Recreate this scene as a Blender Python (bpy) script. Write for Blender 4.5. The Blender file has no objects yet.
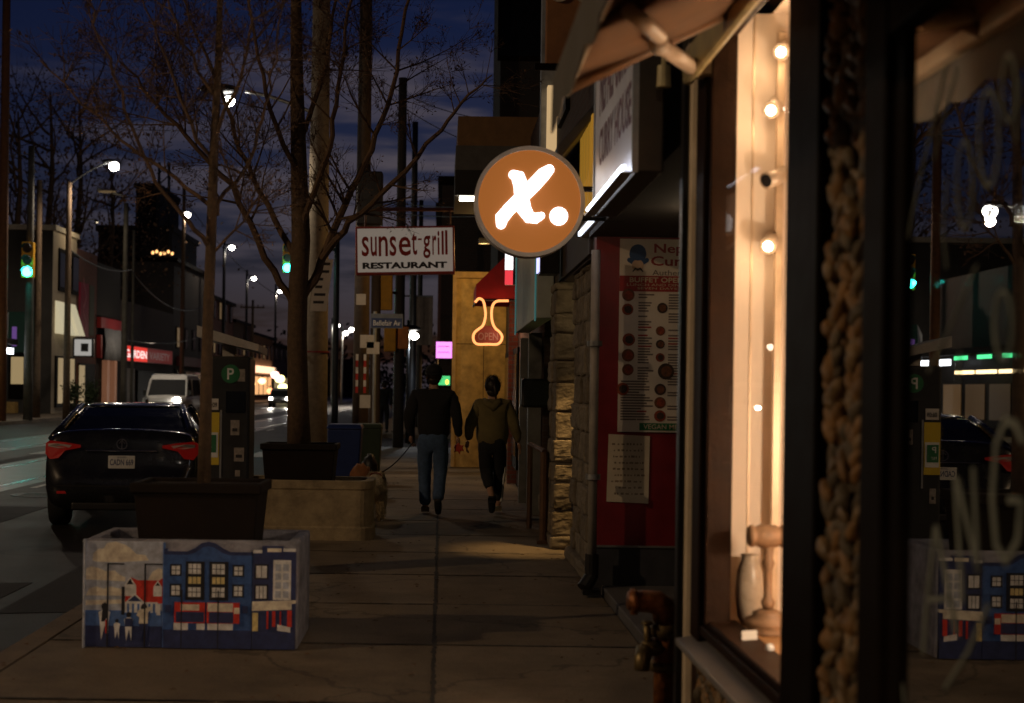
import bpy, bmesh, math, random
from mathutils import Vector, Matrix
random.seed(7)
SC = bpy.context.scene
COL = SC.collection
F = 1400.0; TH = math.radians(0.8); VX, VY = 441.0, 388.0; EYE = 1.55
CT, ST = math.cos(TH), math.sin(TH)
def at(px, py, Y):
    "world point seen at a pixel of the photograph, at distance Y along the street"
    xc = (px - VX) * Y / F; yc = (VY - py) * Y / F
    return Vector((xc * CT - yc * ST, Y, EYE + xc * ST + yc * CT))
V = Vector
# ------------------------------------------------------------------ objects
ORG = {}
def tag(o, label=None, cat=None, group=None, kind=None):
    if label: o['label'] = label
    if cat: o['category'] = cat
    if group: o['group'] = group
    if kind: o['kind'] = kind
    return o
def thing(name, label, cat, loc, group=None, local=False, rz=0.0):
    o = bpy.data.objects.new(name, None); COL.objects.link(o)
    o.empty_display_size = 0.1
    o.location = loc; o.rotation_euler = (0, 0, rz)
    ORG[o] = V((0, 0, 0)) if local else V(loc)
    return tag(o, label, cat, group)
def link(name, me, parent=None, org=None):
    o = bpy.data.objects.new(name, me); COL.objects.link(o)
    if parent is not None:
        o.parent = parent; ORG[o] = ORG[parent]
    else:
        ORG[o] = org if org is not None else V((0, 0, 0)); o.location = ORG[o]
    return o
def copy_tree(o, parent=None):
    c = o.copy(); COL.objects.link(c); c.parent = parent
    ORG[c] = ORG.get(o, V((0, 0, 0)))
    for ch in list(o.children): copy_tree(ch, c)
    return c
class Fr:
    "a flat frame: origin, right, up; normal = right x up"
    def __init__(s, o, R=(1, 0, 0), U=(0, 0, 1)):
        s.o = V(o); s.R = V(R); s.U = V(U); s.N = s.R.cross(s.U)
    def p(s, u, v, n=0): return s.o + s.R * u + s.U * v + s.N * n
def FC(x, y, z): return Fr((x, y, z))                                   # faces the camera
def FS(x, y, z): return Fr((x, y, z), (0, -1, 0))                       # right-hand facade, faces the street
def FL(x, y, z): return Fr((x, y, z), (0, 1, 0))                        # left-hand facade, faces the street
class MB:
    def __init__(s): s.v = []; s.f = []; s.m = []
    def add(s, vs, fs, m=0):
        b = len(s.v); s.v += [V(p) for p in vs]
        for f in fs: s.f.append([b + i for i in f]); s.m.append(m)
    def box(s, x0, x1, y0, y1, z0, z1, m=0):
        s.add([(x0,y0,z0),(x1,y0,z0),(x1,y1,z0),(x0,y1,z0),(x0,y0,z1),(x1,y0,z1),(x1,y1,z1),(x0,y1,z1)],
              [(0,3,2,1),(4,5,6,7),(0,1,5,4),(1,2,6,5),(2,3,7,6),(3,0,4,7)], m); return s
    def fbox(s, fr, u0, u1, v0, v1, n0, n1, m=0):
        return s.poly(fr, [(u0,v0),(u1,v0),(u1,v1),(u0,v1)], n0, n1, m)
    def poly(s, fr, pts, n0, n1, m=0):
        n = len(pts)
        a = sum(pts[i][0]*pts[(i+1)%n][1]-pts[(i+1)%n][0]*pts[i][1] for i in range(n))
        if a < 0: pts = pts[::-1]
        vs = [fr.p(u, v, n0) for u, v in pts] + [fr.p(u, v, n1) for u, v in pts]
        fs = [tuple(range(n))[::-1], tuple(range(n, 2*n))] + [(i, (i+1)%n, n+(i+1)%n, n+i) for i in range(n)]
        s.add(vs, fs, m); return s
    def disc(s, fr, cu, cv, ru, n0, n1, m=0, rv=None, seg=24):
        rv = rv or ru
        return s.poly(fr, [(cu+ru*math.cos(2*math.pi*i/seg), cv+rv*math.sin(2*math.pi*i/seg)) for i in range(seg)], n0, n1, m)
    def ring(s, fr, cu, cv, r0, r1, n0, n1, m=0, seg=40):
        c = [(math.cos(2*math.pi*i/seg), math.sin(2*math.pi*i/seg)) for i in range(seg)]
        vs = [fr.p(cu+r*x, cv+r*y, n) for r, n in ((r0,n0),(r1,n0),(r1,n1),(r0,n1)) for x, y in c]
        fs = []
        for i in range(seg):
            j = (i+1) % seg
            for k in range(4):
                l = (k+1) % 4
                fs.append((k*seg+i, k*seg+j, l*seg+j, l*seg+i))
        s.add(vs, fs, m); return s
    def ribbon(s, fr, pts, ws, n0, n1, m=0, round_=True):
        "a flat stroke with a width per point"
        P = [V((a, b)) for a, b in pts]; L = []; Rr = []
        for i, p in enumerate(P):
            d = (P[min(i+1, len(P)-1)] - P[max(i-1, 0)]).normalized(); nn = V((-d.y, d.x))
            L.append(p + nn*ws[i]/2); Rr.append(p - nn*ws[i]/2)
        out = [tuple(p) for p in Rr]
        if round_:
            d = (P[-1]-P[-2]).normalized(); a0 = math.atan2(d.y, d.x)
            out += [(P[-1].x+ws[-1]/2*math.cos(a0+t), P[-1].y+ws[-1]/2*math.sin(a0+t)) for t in (-1.05,-.52,0,.52,1.05)]
        out += [tuple(p) for p in L[::-1]]
        if round_:
            d = (P[0]-P[1]).normalized(); a0 = math.atan2(d.y, d.x)
            out += [(P[0].x+ws[0]/2*math.cos(a0+t), P[0].y+ws[0]/2*math.sin(a0+t)) for t in (-1.05,-.52,0,.52,1.05)]
        return s.poly(fr, out, n0, n1, m)
    def tube(s, pts, rads, n=8, m=0, caps=True):
        P = [V(p) for p in pts]
        if not isinstance(rads, (list, tuple)): rads = [rads]*len(P)
        b = len(s.v); prev = None
        for i, p in enumerate(P):
            d = P[min(i+1, len(P)-1)] - P[max(i-1, 0)]
            if d.length < 1e-9: d = V((0,0,1))
            d.normalize()
            if prev is None:
                a = V((1,0,0)) if abs(d.x) < .8 else V((0,1,0))
            else: a = prev
            x = (a - d*a.dot(d))
            if x.length < 1e-6: x = d.orthogonal()
            x.normalize(); y = d.cross(x); prev = x
            for k in range(n):
                t = 2*math.pi*k/n
                s.v.append(p + (x*math.cos(t) + y*math.sin(t))*rads[i])
        for i in range(len(P)-1):
            for k in range(n):
                l = (k+1) % n
                s.f.append([b+i*n+k, b+i*n+l, b+(i+1)*n+l, b+(i+1)*n+k]); s.m.append(m)
        if caps:
            s.f.append([b+k for k in range(n)][::-1]); s.m.append(m)
            e = b+(len(P)-1)*n
            s.f.append([e+k for k in range(n)]); s.m.append(m)
        return s
    def lathe(s, c, prof, n=20, m=0):
        c = V(c)
        return s.tube([c+V((0,0,z)) for r, z in prof], [max(r, 1e-4) for r, z in prof], n, m)
    def blob(s, c, r, seed=0, rough=0.15, m=0, nu=8, nv=6, tilt=0.0):
        rnd = random.Random(seed); c = V(c); vs = []; fs = []; ct, stt = math.cos(tilt), math.sin(tilt)
        vs.append(c+V((0,0,r[2])))
        for i in range(1, nv):
            for j in range(nu):
                a = math.pi*i/nv; t = 2*math.pi*j/nu; k = 1+rnd.uniform(-rough, rough)
                vs.append(c+V((r[0]*math.sin(a)*math.cos(t)*k, r[1]*math.sin(a)*math.sin(t)*k, r[2]*math.cos(a)*k)))
        vs.append(c-V((0,0,r[2])))
        if tilt: vs = [V((p.x, c.y+(p.y-c.y)*ct-(p.z-c.z)*stt, c.z+(p.y-c.y)*stt+(p.z-c.z)*ct)) for p in vs]
        for j in range(nu):
            l = (j+1) % nu
            fs.append((0, 1+j, 1+l))
            for i in range(nv-2): fs.append((1+i*nu+j, 1+(i+1)*nu+j, 1+(i+1)*nu+l, 1+i*nu+l))
            e = 1+(nv-2)*nu
            fs.append((len(vs)-1, e+l, e+j))
        s.add(vs, fs, m); return s
    def geo(s, g, m=0): s.add(g[0], g[1], m); return s
    def build(s, name, mats, parent=None, smooth=False, bevel=0, sub=0, label=None):
        if not isinstance(mats, (list, tuple)): mats = [mats]
        if parent is not None: org = ORG[parent]
        else:
            xs = [p.x for p in s.v]; ys = [p.y for p in s.v]; zs = [p.z for p in s.v]
            org = V(((min(xs)+max(xs))/2, (min(ys)+max(ys))/2, min(zs)))
        me = bpy.data.meshes.new(name)
        me.from_pydata([p-org for p in s.v], [], s.f)
        for mt in mats: me.materials.append(mt)
        me.polygons.foreach_set('material_index', s.m)
        if smooth: me.polygons.foreach_set('use_smooth', [True]*len(s.f))
        me.update()
        o = link(name, me, parent, org)
        if bevel:
            md = o.modifiers.new('Bevel', 'BEVEL'); md.width = bevel; md.segments = 2; md.limit_method = 'ANGLE'
        if sub:
            md = o.modifiers.new('Sub', 'SUBSURF'); md.levels = md.render_levels = sub
        if label: o['label'] = label
        return o
def text_geo(body, bold=0.0, shear=0.0):
    cu = bpy.data.curves.new('txt', 'FONT'); cu.body = body; cu.offset = bold; cu.shear = shear; cu.resolution_u = 3
    cu.fill_mode = 'FRONT'
    o = bpy.data.objects.new('txt', cu); COL.objects.link(o)
    dg = bpy.context.evaluated_depsgraph_get(); dg.update()
    me = bpy.data.meshes.new_from_object(o.evaluated_get(dg))
    vs = [v.co.copy() for v in me.vertices]; fs = [list(p.vertices) for p in me.polygons]
    bpy.data.objects.remove(o); bpy.data.curves.remove(cu); bpy.data.meshes.remove(me)
    return vs, fs
def text_into(mb, body, fr, u0, u1, v0, v1, n, m=0, bold=0.0, shear=0.0):
    vs, fs = text_geo(body, bold, shear)
    xs = [v.x for v in vs]; ys = [v.y for v in vs]
    x0, x1, y0, y1 = min(xs), max(xs), min(ys), max(ys)
    mb.add([fr.p(u0+(v.x-x0)/(x1-x0)*(u1-u0), v0+(v.y-y0)/(y1-y0)*(v1-v0), n) for v in vs], fs, m)
    return mb
def skin_geo(nodes, edges, sub=2):
    me = bpy.data.meshes.new('sk'); me.from_pydata([V(n[:3]) for n in nodes], edges, []); me.update()
    o = bpy.data.objects.new('sk', me); COL.objects.link(o)
    md = o.modifiers.new('S', 'SKIN'); md.use_smooth_shade = True
    sv = me.skin_vertices[0].data
    for i, n in enumerate(nodes):
        sv[i].radius = (n[3], n[3] if len(n) < 5 else n[4]); sv[i].use_root = (i == 0)
    m2 = o.modifiers.new('U', 'SUBSURF'); m2.levels = m2.render_levels = sub
    dg = bpy.context.evaluated_depsgraph_get(); dg.update()
    me2 = bpy.data.meshes.new_from_object(o.evaluated_get(dg))
    vs = [v.co.copy() for v in me2.vertices]; fs = [list(p.vertices) for p in me2.polygons]
    bpy.data.objects.remove(o); bpy.data.meshes.remove(me); bpy.data.meshes.remove(me2)
    return vs, fs
# ------------------------------------------------------------------ materials
MT = {}
def mat(name, col, rough=0.7, metal=0.0, var=0.25, scale=6.0, bump=0.0, bscale=40.0, spec=0.5, detail=5.0, col2=None, coat=0.0):
    if name in MT: return MT[name]
    m = bpy.data.materials.new(name); m.use_nodes = True; nt = m.node_tree; N = nt.nodes; Lk = nt.links
    b = N['Principled BSDF']
    b.inputs['Roughness'].default_value = rough; b.inputs['Metallic'].default_value = metal
    b.inputs['Specular IOR Level'].default_value = spec
    if coat: b.inputs['Coat Weight'].default_value = coat; b.inputs['Coat Roughness'].default_value = .04
    tc = N.new('ShaderNodeTexCoord')
    nz = N.new('ShaderNodeTexNoise'); nz.inputs['Scale'].default_value = scale; nz.inputs['Detail'].default_value = detail
    nz.inputs['Roughness'].default_value = .65
    Lk.new(tc.outputs['Object'], nz.inputs['Vector'])
    cr = N.new('ShaderNodeValToRGB')
    c2 = col2 or tuple(min(1, c*(1+var)) for c in col); c1 = tuple(c*(1-var) for c in col)
    cr.color_ramp.elements[0].position = .3; cr.color_ramp.elements[1].position = .7
    cr.color_ramp.elements[0].color = (*c1, 1); cr.color_ramp.elements[1].color = (*c2, 1)
    Lk.new(nz.outputs['Fac'], cr.inputs['Fac']); Lk.new(cr.outputs['Color'], b.inputs['Base Color'])
    mr = N.new('ShaderNodeMapRange'); mr.inputs['To Min'].default_value = max(.02, rough-.12); mr.inputs['To Max'].default_value = min(1, rough+.12)
    Lk.new(nz.outputs['Fac'], mr.inputs['Value']); Lk.new(mr.outputs['Result'], b.inputs['Roughness'])
    if bump:
        n2 = N.new('ShaderNodeTexNoise'); n2.inputs['Scale'].default_value = bscale; n2.inputs['Detail'].default_value = 6
        Lk.new(tc.outputs['Object'], n2.inputs['Vector'])
        bp = N.new('ShaderNodeBump'); bp.inputs['Strength'].default_value = bump; bp.inputs['Distance'].default_value = .02
        Lk.new(n2.outputs['Fac'], bp.inputs['Height']); Lk.new(bp.outputs['Normal'], b.inputs['Normal'])
    MT[name] = m; return m
def emit(name, col, strength, base=(.02,.02,.02)):
    if name in MT: return MT[name]
    m = bpy.data.materials.new(name); m.use_nodes = True
    b = m.node_tree.nodes['Principled BSDF']
    b.inputs['Base Color'].default_value = (*base, 1); b.inputs['Roughness'].default_value = .5
    b.inputs['Emission Color'].default_value = (*col, 1); b.inputs['Emission Strength'].default_value = strength
    MT[name] = m; return m
def glass(name, k=.8, tint=(.9,.9,.9), f0=.04, rough=0.0, ex=4.0):
    "clear pane: the same reflection from either side, stronger at a slant"
    if name in MT: return MT[name]
    m = bpy.data.materials.new(name); m.use_nodes = True; nt = m.node_tree; N = nt.nodes; N.clear(); Lk = nt.links
    o = N.new('ShaderNodeOutputMaterial'); mx = N.new('ShaderNodeMixShader'); ge = N.new('ShaderNodeNewGeometry')
    dt = N.new('ShaderNodeVectorMath'); dt.operation = 'DOT_PRODUCT'; Lk.new(ge.outputs['Incoming'], dt.inputs[0]); Lk.new(ge.outputs['Normal'], dt.inputs[1])
    ab = N.new('ShaderNodeMath'); ab.operation = 'ABSOLUTE'; Lk.new(dt.outputs['Value'], ab.inputs[0])
    su = N.new('ShaderNodeMath'); su.operation = 'SUBTRACT'; su.inputs[0].default_value = 1; Lk.new(ab.outputs[0], su.inputs[1])
    pw = N.new('ShaderNodeMath'); pw.operation = 'POWER'; pw.inputs[1].default_value = ex; Lk.new(su.outputs[0], pw.inputs[0])
    ma = N.new('ShaderNodeMath'); ma.operation = 'MULTIPLY_ADD'; ma.inputs[1].default_value = k; ma.inputs[2].default_value = f0; Lk.new(pw.outputs[0], ma.inputs[0])
    t = N.new('ShaderNodeBsdfTransparent'); t.inputs['Color'].default_value = (*tint, 1)
    g = N.new('ShaderNodeBsdfGlossy'); g.inputs['Roughness'].default_value = rough; g.inputs['Color'].default_value = (1,1,1,1)
    Lk.new(ma.outputs[0], mx.inputs[0]); Lk.new(t.outputs[0], mx.inputs[1]); Lk.new(g.outputs[0], mx.inputs[2])
    Lk.new(mx.outputs[0], o.inputs['Surface'])
    MT[name] = m; return m
def brick(name, c1, c2, mortar, scale=1.0, axis='x', rough=.85, bw=.22, bh=.075):
    "brick courses on a wall that runs along Y (axis x) or along X (axis y)"
    if name in MT: return MT[name]
    m = bpy.data.materials.new(name); m.use_nodes = True; nt = m.node_tree; N = nt.nodes; Lk = nt.links
    b = N['Principled BSDF']; b.inputs['Roughness'].default_value = rough
    tc = N.new('ShaderNodeTexCoord'); sp = N.new('ShaderNodeSeparateXYZ'); ad = N.new('ShaderNodeMath'); ad.operation = 'ADD'
    cb = N.new('ShaderNodeCombineXYZ'); bt = N.new('ShaderNodeTexBrick')
    Lk.new(tc.outputs['Object'], sp.inputs[0]); Lk.new(sp.outputs['X'], ad.inputs[0]); Lk.new(sp.outputs['Y'], ad.inputs[1])
    Lk.new(ad.outputs[0], cb.inputs['X']); Lk.new(sp.outputs['Z'], cb.inputs['Y']); Lk.new(cb.outputs[0], bt.inputs['Vector'])
    bt.inputs['Color1'].default_value = (*c1,1); bt.inputs['Color2'].default_value = (*c2,1); bt.inputs['Mortar'].default_value = (*mortar,1)
    bt.inputs['Scale'].default_value = scale; bt.inputs['Brick Width'].default_value = bw; bt.inputs['Row Height'].default_value = bh
    bt.inputs['Mortar Size'].default_value = .008
    Lk.new(bt.outputs['Color'], b.inputs['Base Color'])
    bp = N.new('ShaderNodeBump'); bp.inputs['Strength'].default_value = .5; bp.inputs['Distance'].default_value = .01; bp.invert = True
    Lk.new(bt.outputs['Fac'], bp.inputs['Height']); Lk.new(bp.outputs['Normal'], b.inputs['Normal'])
    MT[name] = m; return m
def lamp_light(loc, power, col=(1,.8,.6), radius=.12, parent=None, spot=None, name='bulb'):
    l = bpy.data.lights.new(name, 'SPOT' if spot else 'POINT'); l.energy = power; l.color = col; l.shadow_soft_size = radius; l.specular_factor = 0.0
    if spot: l.spot_size = math.radians(spot[0]); l.spot_blend = spot[1]
    o = bpy.data.objects.new(name, l); COL.objects.link(o)
    if parent is not None: o.parent = parent; o.location = V(loc)-ORG[parent]
    else: o.location = loc
    return o
# common materials
def pavement(name, col, crack=.5):
    m = mat(name, col, .56 if name == 'asphalt' else .8, var=.34, scale=1.1, bump=.35, bscale=80, detail=10); nt = m.node_tree; N = nt.nodes; Lk = nt.links; b = N['Principled BSDF']
    src = b.inputs['Base Color'].links[0].from_socket
    geo = N.new('ShaderNodeNewGeometry'); pos = geo.outputs['Position']
    def mul(sock, fac, dark):
        mx = N.new('ShaderNodeMixRGB'); mx.blend_type = 'MULTIPLY'; mx.inputs['Color2'].default_value = (*dark, 1)
        Lk.new(fac, mx.inputs['Fac']); Lk.new(sock, mx.inputs['Color1']); return mx.outputs[0]
    def ramp(sock, a, b_, lo, hi):
        r = N.new('ShaderNodeMapRange'); r.inputs['From Min'].default_value = a; r.inputs['From Max'].default_value = b_; r.inputs['To Min'].default_value = lo; r.inputs['To Max'].default_value = hi; Lk.new(sock, r.inputs['Value']); return r.outputs[0]
    n1 = N.new('ShaderNodeTexNoise'); n1.inputs['Scale'].default_value = .9; n1.inputs['Detail'].default_value = 9; n1.inputs['Roughness'].default_value = .7; Lk.new(pos, n1.inputs['Vector'])
    src = mul(src, ramp(n1.outputs['Fac'], .46, .66, 0, .75), (.45,.42,.38))           # soaked-in stains
    v = N.new('ShaderNodeTexVoronoi'); v.inputs['Scale'].default_value = 2.3; v.inputs['Randomness'].default_value = 1; Lk.new(pos, v.inputs['Vector'])
    src = mul(src, ramp(v.outputs['Distance'], .055, .04, 0, .85), (.22,.20,.18))       # gum spots
    n3 = N.new('ShaderNodeTexNoise'); n3.inputs['Scale'].default_value = 3.0; n3.inputs['Detail'].default_value = 4; Lk.new(pos, n3.inputs['Vector'])
    ad = N.new('ShaderNodeMixRGB'); ad.blend_type = 'ADD'; ad.inputs['Fac'].default_value = .45; Lk.new(pos, ad.inputs['Color1']); Lk.new(n3.outputs['Color'], ad.inputs['Color2'])
    v2 = N.new('ShaderNodeTexVoronoi'); v2.feature = 'DISTANCE_TO_EDGE'; v2.inputs['Scale'].default_value = .42; Lk.new(ad.outputs[0], v2.inputs['Vector'])
    src = mul(src, ramp(v2.outputs['Distance'], .0075, .003, 0, crack), (.12,.11,.10))   # hairline cracks
    sp = N.new('ShaderNodeTexNoise'); sp.inputs['Scale'].default_value = 55; sp.inputs['Detail'].default_value = 3; Lk.new(pos, sp.inputs['Vector'])
    src = mul(src, ramp(sp.outputs['Fac'], .54, .68, 0, .6), (.5,.48,.46))
    Lk.new(src, b.inputs['Base Color']); return m
concrete = mat('concrete', (.30,.27,.24), .85, var=.3, scale=3, bump=.25, bscale=60)
walkmat = mat('sidewalk_concrete', (.135,.10,.066), .8, var=.38, scale=1.6, bump=.3, bscale=70, detail=9)
walkmats = [pavement('sidewalk_slab_a', (.165,.128,.085)), pavement('sidewalk_slab_b', (.118,.092,.062)), pavement('sidewalk_slab_c', (.21,.165,.112))]
jointmat = mat('joint_dirt', (.03,.027,.025), .9)
asphalt = pavement('asphalt', (.026,.022,.017), .9); asphalt.node_tree.nodes['Principled BSDF'].inputs['Specular IOR Level'].default_value = .17
roadpaint = mat('road_paint', (.55,.55,.52), .7, var=.35, scale=14)
steelrail = mat('rail_steel', (.4,.4,.4), .25, 1, var=.2)
darkmetal = mat('dark_metal', (.03,.03,.032), .45, .6)
galv = mat('galvanised_metal', (.35,.36,.36), .45, .8, var=.2)
chrome = mat('chrome', (.7,.7,.7), .12, 1, var=.05)
greypole = mat('pole_grey', (.10,.095,.085), .7, .3, var=.3, scale=3)
woodpole = mat('pole_wood', (.13,.085,.05), .85, var=.35, scale=9, bump=.4, bscale=30)
concpole = mat('pole_concrete', (.20,.165,.12), .85, var=.25, scale=12, bump=.3, bscale=90)
barkmat = mat('bark', (.11,.07,.04), .9, var=.35, scale=20, bump=.5, bscale=60)
twigmat = mat('twig_bark', (.12,.072,.042), .9, var=.3)
leafmat = mat('dry_leaf', (.13,.07,.033), .8, var=.4, scale=30)
blackplastic = mat('black_plastic', (.014,.013,.012), .5, var=.2)
framewood = mat('frame_wood', (.020,.009,.004), .6, spec=.12, var=.3, scale=8, bump=.15)
darkframe = mat('dark_frame', (.008,.005,.003), .6, var=.3, scale=8, spec=.06)
soil = mat('soil', (.03,.02,.013), .95, var=.4, scale=25, bump=.8, bscale=60)
white = mat('white_paint', (.72,.72,.70), .55, var=.1)
cream = mat('cream_paint', (.55,.48,.36), .7, var=.15)
paper = mat('paper', (.62,.6,.55), .8, var=.1)
ink = mat('ink', (.03,.03,.035), .8, var=.2)
redpaint = mat('red_paint', (.19,.008,.013), .5, var=.18)
greenpaint = mat('green_paint', (.02,.16,.06), .5, var=.1)
yellowpaint = mat('yellow_paint', (.62,.46,.03), .55, var=.12)
signalyellow = mat('signal_yellow', (.78,.40,.02), .5, var=.15)
cablemat = mat('cable_rubber', (.02,.02,.022), .6)
wallgrey = mat('stucco_grey', (.16,.145,.125), .9, var=.25, scale=4, bump=.3)
SKY_GAIN = 1.0
EXPOSURE = 0.0
NEAR_LAMP = 900
NEAR_COL = (1,.66,.36)
SPOT_P = 9
SIGN_P = 6
DOOR_P = 30
AWN_P = 12
HOARD_P = 60
NEAR_LAMP = 460
NEAR_COL = (1,.66,.38)
ACROSS = 1900
DOOR_P = 210
SKY_GAIN = .46
SKY_TINT = (.72, .70, .92)
CLOUD = (.070, .059, .072)
DISPLAY_FILL = 76
SPOT_P = 2.0
AWN_P = 7
HOARD_P = 75
SIGN_P = 2.0
RECESS_P = 4
# ------------------------------------------------------------------ world, camera
W = bpy.data.worlds.new("World"); SC.world = W; W.use_nodes = True
nt = W.node_tree; N = nt.nodes; Lk = nt.links; bg = N['Background']
sky = N.new('ShaderNodeTexSky'); sky.sky_type = 'NISHITA'; sky.sun_disc = False
sky.sun_elevation = math.radians(-4); sky.sun_rotation = math.radians(20); sky.air_density = 1.2; sky.ozone_density = 3
def nd(kind, **kw):
    n = N.new(kind)
    for k, v in kw.items(): setattr(n, k, v)
    return n
tint = nd('ShaderNodeVectorMath', operation='MULTIPLY'); tint.inputs[1].default_value = tuple(c*SKY_GAIN for c in SKY_TINT)
Lk.new(sky.outputs[0], tint.inputs[0])
tc = nd('ShaderNodeTexCoord'); mp = nd('ShaderNodeMapping'); mp.inputs['Scale'].default_value = (2.0, 2.0, 10.0); mp.inputs['Rotation'].default_value = (0, .10, 0); mp.inputs['Location'].default_value = (3.1, .4, .2)
nz = nd('ShaderNodeTexNoise'); nz.inputs['Scale'].default_value = 2.2; nz.inputs['Detail'].default_value = 8; nz.inputs['Roughness'].default_value = .58
sep = nd('ShaderNodeSeparateXYZ'); Lk.new(tc.outputs['Generated'], sep.inputs[0]); Lk.new(tc.outputs['Generated'], mp.inputs[0]); Lk.new(mp.outputs[0], nz.inputs['Vector'])
hz = nd('ShaderNodeMath', operation='MULTIPLY_ADD'); hz.inputs[1].default_value = .22; Lk.new(nz.outputs['Fac'], hz.inputs[0]); Lk.new(sep.outputs['Z'], hz.inputs[2])   # height + noise
mk = nd('ShaderNodeMapRange', interpolation_type='SMOOTHSTEP'); mk.inputs['From Min'].default_value = .36; mk.inputs['From Max'].default_value = .27; Lk.new(hz.outputs[0], mk.inputs['Value'])
mp2 = nd('ShaderNodeMapping'); mp2.inputs['Scale'].default_value = (2.5, 2.5, 22.0); mp2.inputs['Rotation'].default_value = (.05, .12, 0); Lk.new(tc.outputs['Generated'], mp2.inputs[0])
n2 = nd('ShaderNodeTexNoise'); n2.inputs['Scale'].default_value = 2.6; n2.inputs['Detail'].default_value = 7; Lk.new(mp2.outputs[0], n2.inputs['Vector'])
st2 = nd('ShaderNodeMapRange', interpolation_type='SMOOTHSTEP'); st2.inputs['From Min'].default_value = .42; st2.inputs['From Max'].default_value = .57; st2.inputs['To Min'].default_value = .12; Lk.new(n2.outputs['Fac'], st2.inputs['Value'])
fx = nd('ShaderNodeMapRange'); fx.inputs['From Min'].default_value = -.30; fx.inputs['From Max'].default_value = -.03; fx.inputs['To Min'].default_value = .30; Lk.new(sep.outputs['X'], fx.inputs['Value'])   # the glow lies down the street
m1 = nd('ShaderNodeMath', operation='MULTIPLY'); Lk.new(mk.outputs[0], m1.inputs[0]); Lk.new(st2.outputs[0], m1.inputs[1])
lo = nd('ShaderNodeMapRange', interpolation_type='SMOOTHSTEP'); lo.inputs['From Min'].default_value = .03; lo.inputs['From Max'].default_value = .15; lo.inputs['To Min'].default_value = .42; Lk.new(sep.outputs['Z'], lo.inputs['Value'])
m0 = nd('ShaderNodeMath', operation='MULTIPLY'); Lk.new(m1.outputs[0], m0.inputs[0]); Lk.new(lo.outputs[0], m0.inputs[1])
m2 = nd('ShaderNodeMath', operation='MULTIPLY'); Lk.new(m0.outputs[0], m2.inputs[0]); Lk.new(fx.outputs[0], m2.inputs[1])
mix = nd('ShaderNodeMixRGB'); mix.inputs['Color2'].default_value = (*CLOUD, 1)
Lk.new(m2.outputs[0], mix.inputs['Fac']); Lk.new(tint.outputs[0], mix.inputs['Color1'])
Lk.new(mix.outputs[0], bg.inputs['Color']); bg.inputs['Strength'].default_value = 1.0
sun = bpy.data.lights.new('dusk_sun', 'SUN'); sun.energy = .004; sun.angle = math.radians(15); sun.color = (.6, .7, 1)
so = bpy.data.objects.new('dusk_sun', sun); COL.objects.link(so); so.rotation_euler = (math.radians(70), 0, math.radians(160))
cam = bpy.data.cameras.new('camera'); co = bpy.data.objects.new('camera', cam); COL.objects.link(co); SC.camera = co
co.matrix_world = Matrix(((CT, -ST, 0, 0), (0, 0, -1, 0), (ST, CT, 0, EYE), (0, 0, 0, 1)))
cam.sensor_width = 36; cam.lens = F/1024*36; cam.shift_x = 71/1024; cam.shift_y = 36.5/1024
cam.clip_start = .1; cam.clip_end = 2000
cam.dof.use_dof = True; cam.dof.focus_distance = 14.0; cam.dof.aperture_fstop = 2.2
SC.view_settings.view_transform = 'Standard'; SC.view_settings.look = 'None'; SC.view_settings.exposure = EXPOSURE; SC.view_settings.gamma = 1
SC.render.engine = 'CYCLES'; SC.cycles.use_denoising = True; SC.cycles.max_bounces = 7; SC.cycles.glossy_bounces = 6; SC.cycles.transparent_max_bounces = 20; SC.cycles.sample_clamp_indirect = 4
SC.cycles.use_light_tree = True; SC.cycles.caustics_reflective = False
# ------------------------------------------------------------------ ground
def st(o): return tag(o, kind='structure')
st(MB().box(-400, 400, -60, 900, -.40, -.16).build('ground', mat('ground_dirt', (.05,.045,.04), .95)))
st(MB().box(-17.0, -2.5, -30, 420, -.30, -.14).build('road', asphalt))
st(MB().box(-2.5, 60, 36.5, 46.5, -.30, -.14).build('cross_road', asphalt))
st(MB().box(-80, -17.0, 36, 46, -.30, -.14).build('side_road', asphalt))
m = MB()
m.box(-2.34, 5.0, -20, 36.5, -.16, -.012, 3)
xs = [-2.34, -.02, 1.24]
for a, b in zip(xs, xs[1:]):
    y = -20.0
    while y < 36:
        yy = min(y+1.58, 36.5)
        m.box(a+.006, b-.006, y+.011, yy-.011, -.13, 0.0 + random.uniform(-.0025, .0025), random.choice((0,0,1,2))); y = yy
def joint(p0, p1):
    p0 = V(p0); p1 = V(p1); k = int((p1-p0).length/.05)+1; d = (p1-p0).normalized(); nn = V((-d.y, d.x, 0)); vs = []
    for i in range(k+1):
        c = p0.lerp(p1, i/k)+nn*random.gauss(0,.003); w = max(.006, random.gauss(.011,.005)); vs += [c-nn*w, c+nn*w]
    m.add(vs, [(2*i, 2*i+2, 2*i+3, 2*i+1) for i in range(k)], 3)
joint((-.02,4,.0035), (-.02,36,.0035))
y = -20.0
while y < 36:
    if y > 4: joint((-2.34,y,.0037), (1.24,y,.0037))
    y += 1.58
st(m.build('sidewalk', walkmats+[jointmat], bevel=.004))
st(MB().box(-2.5, -2.345, -20, 36.5, -.2, .004).build('kerb', mat('kerb_concrete', (.15,.115,.08), .85, var=.3, scale=4, bump=.2)))
m = MB(); m.box(-2.5, 6, 46.5, 420, -.2, -.004)
st(m.build('sidewalk', walkmat))
m = MB(); m.box(-26, -17, -20, 36, -.2, -.004); m.box(-30, -17, 46, 420, -.2, -.004)
st(m.build('sidewalk', walkmat))
rnd = random.Random(77); lv = MB()
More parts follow.
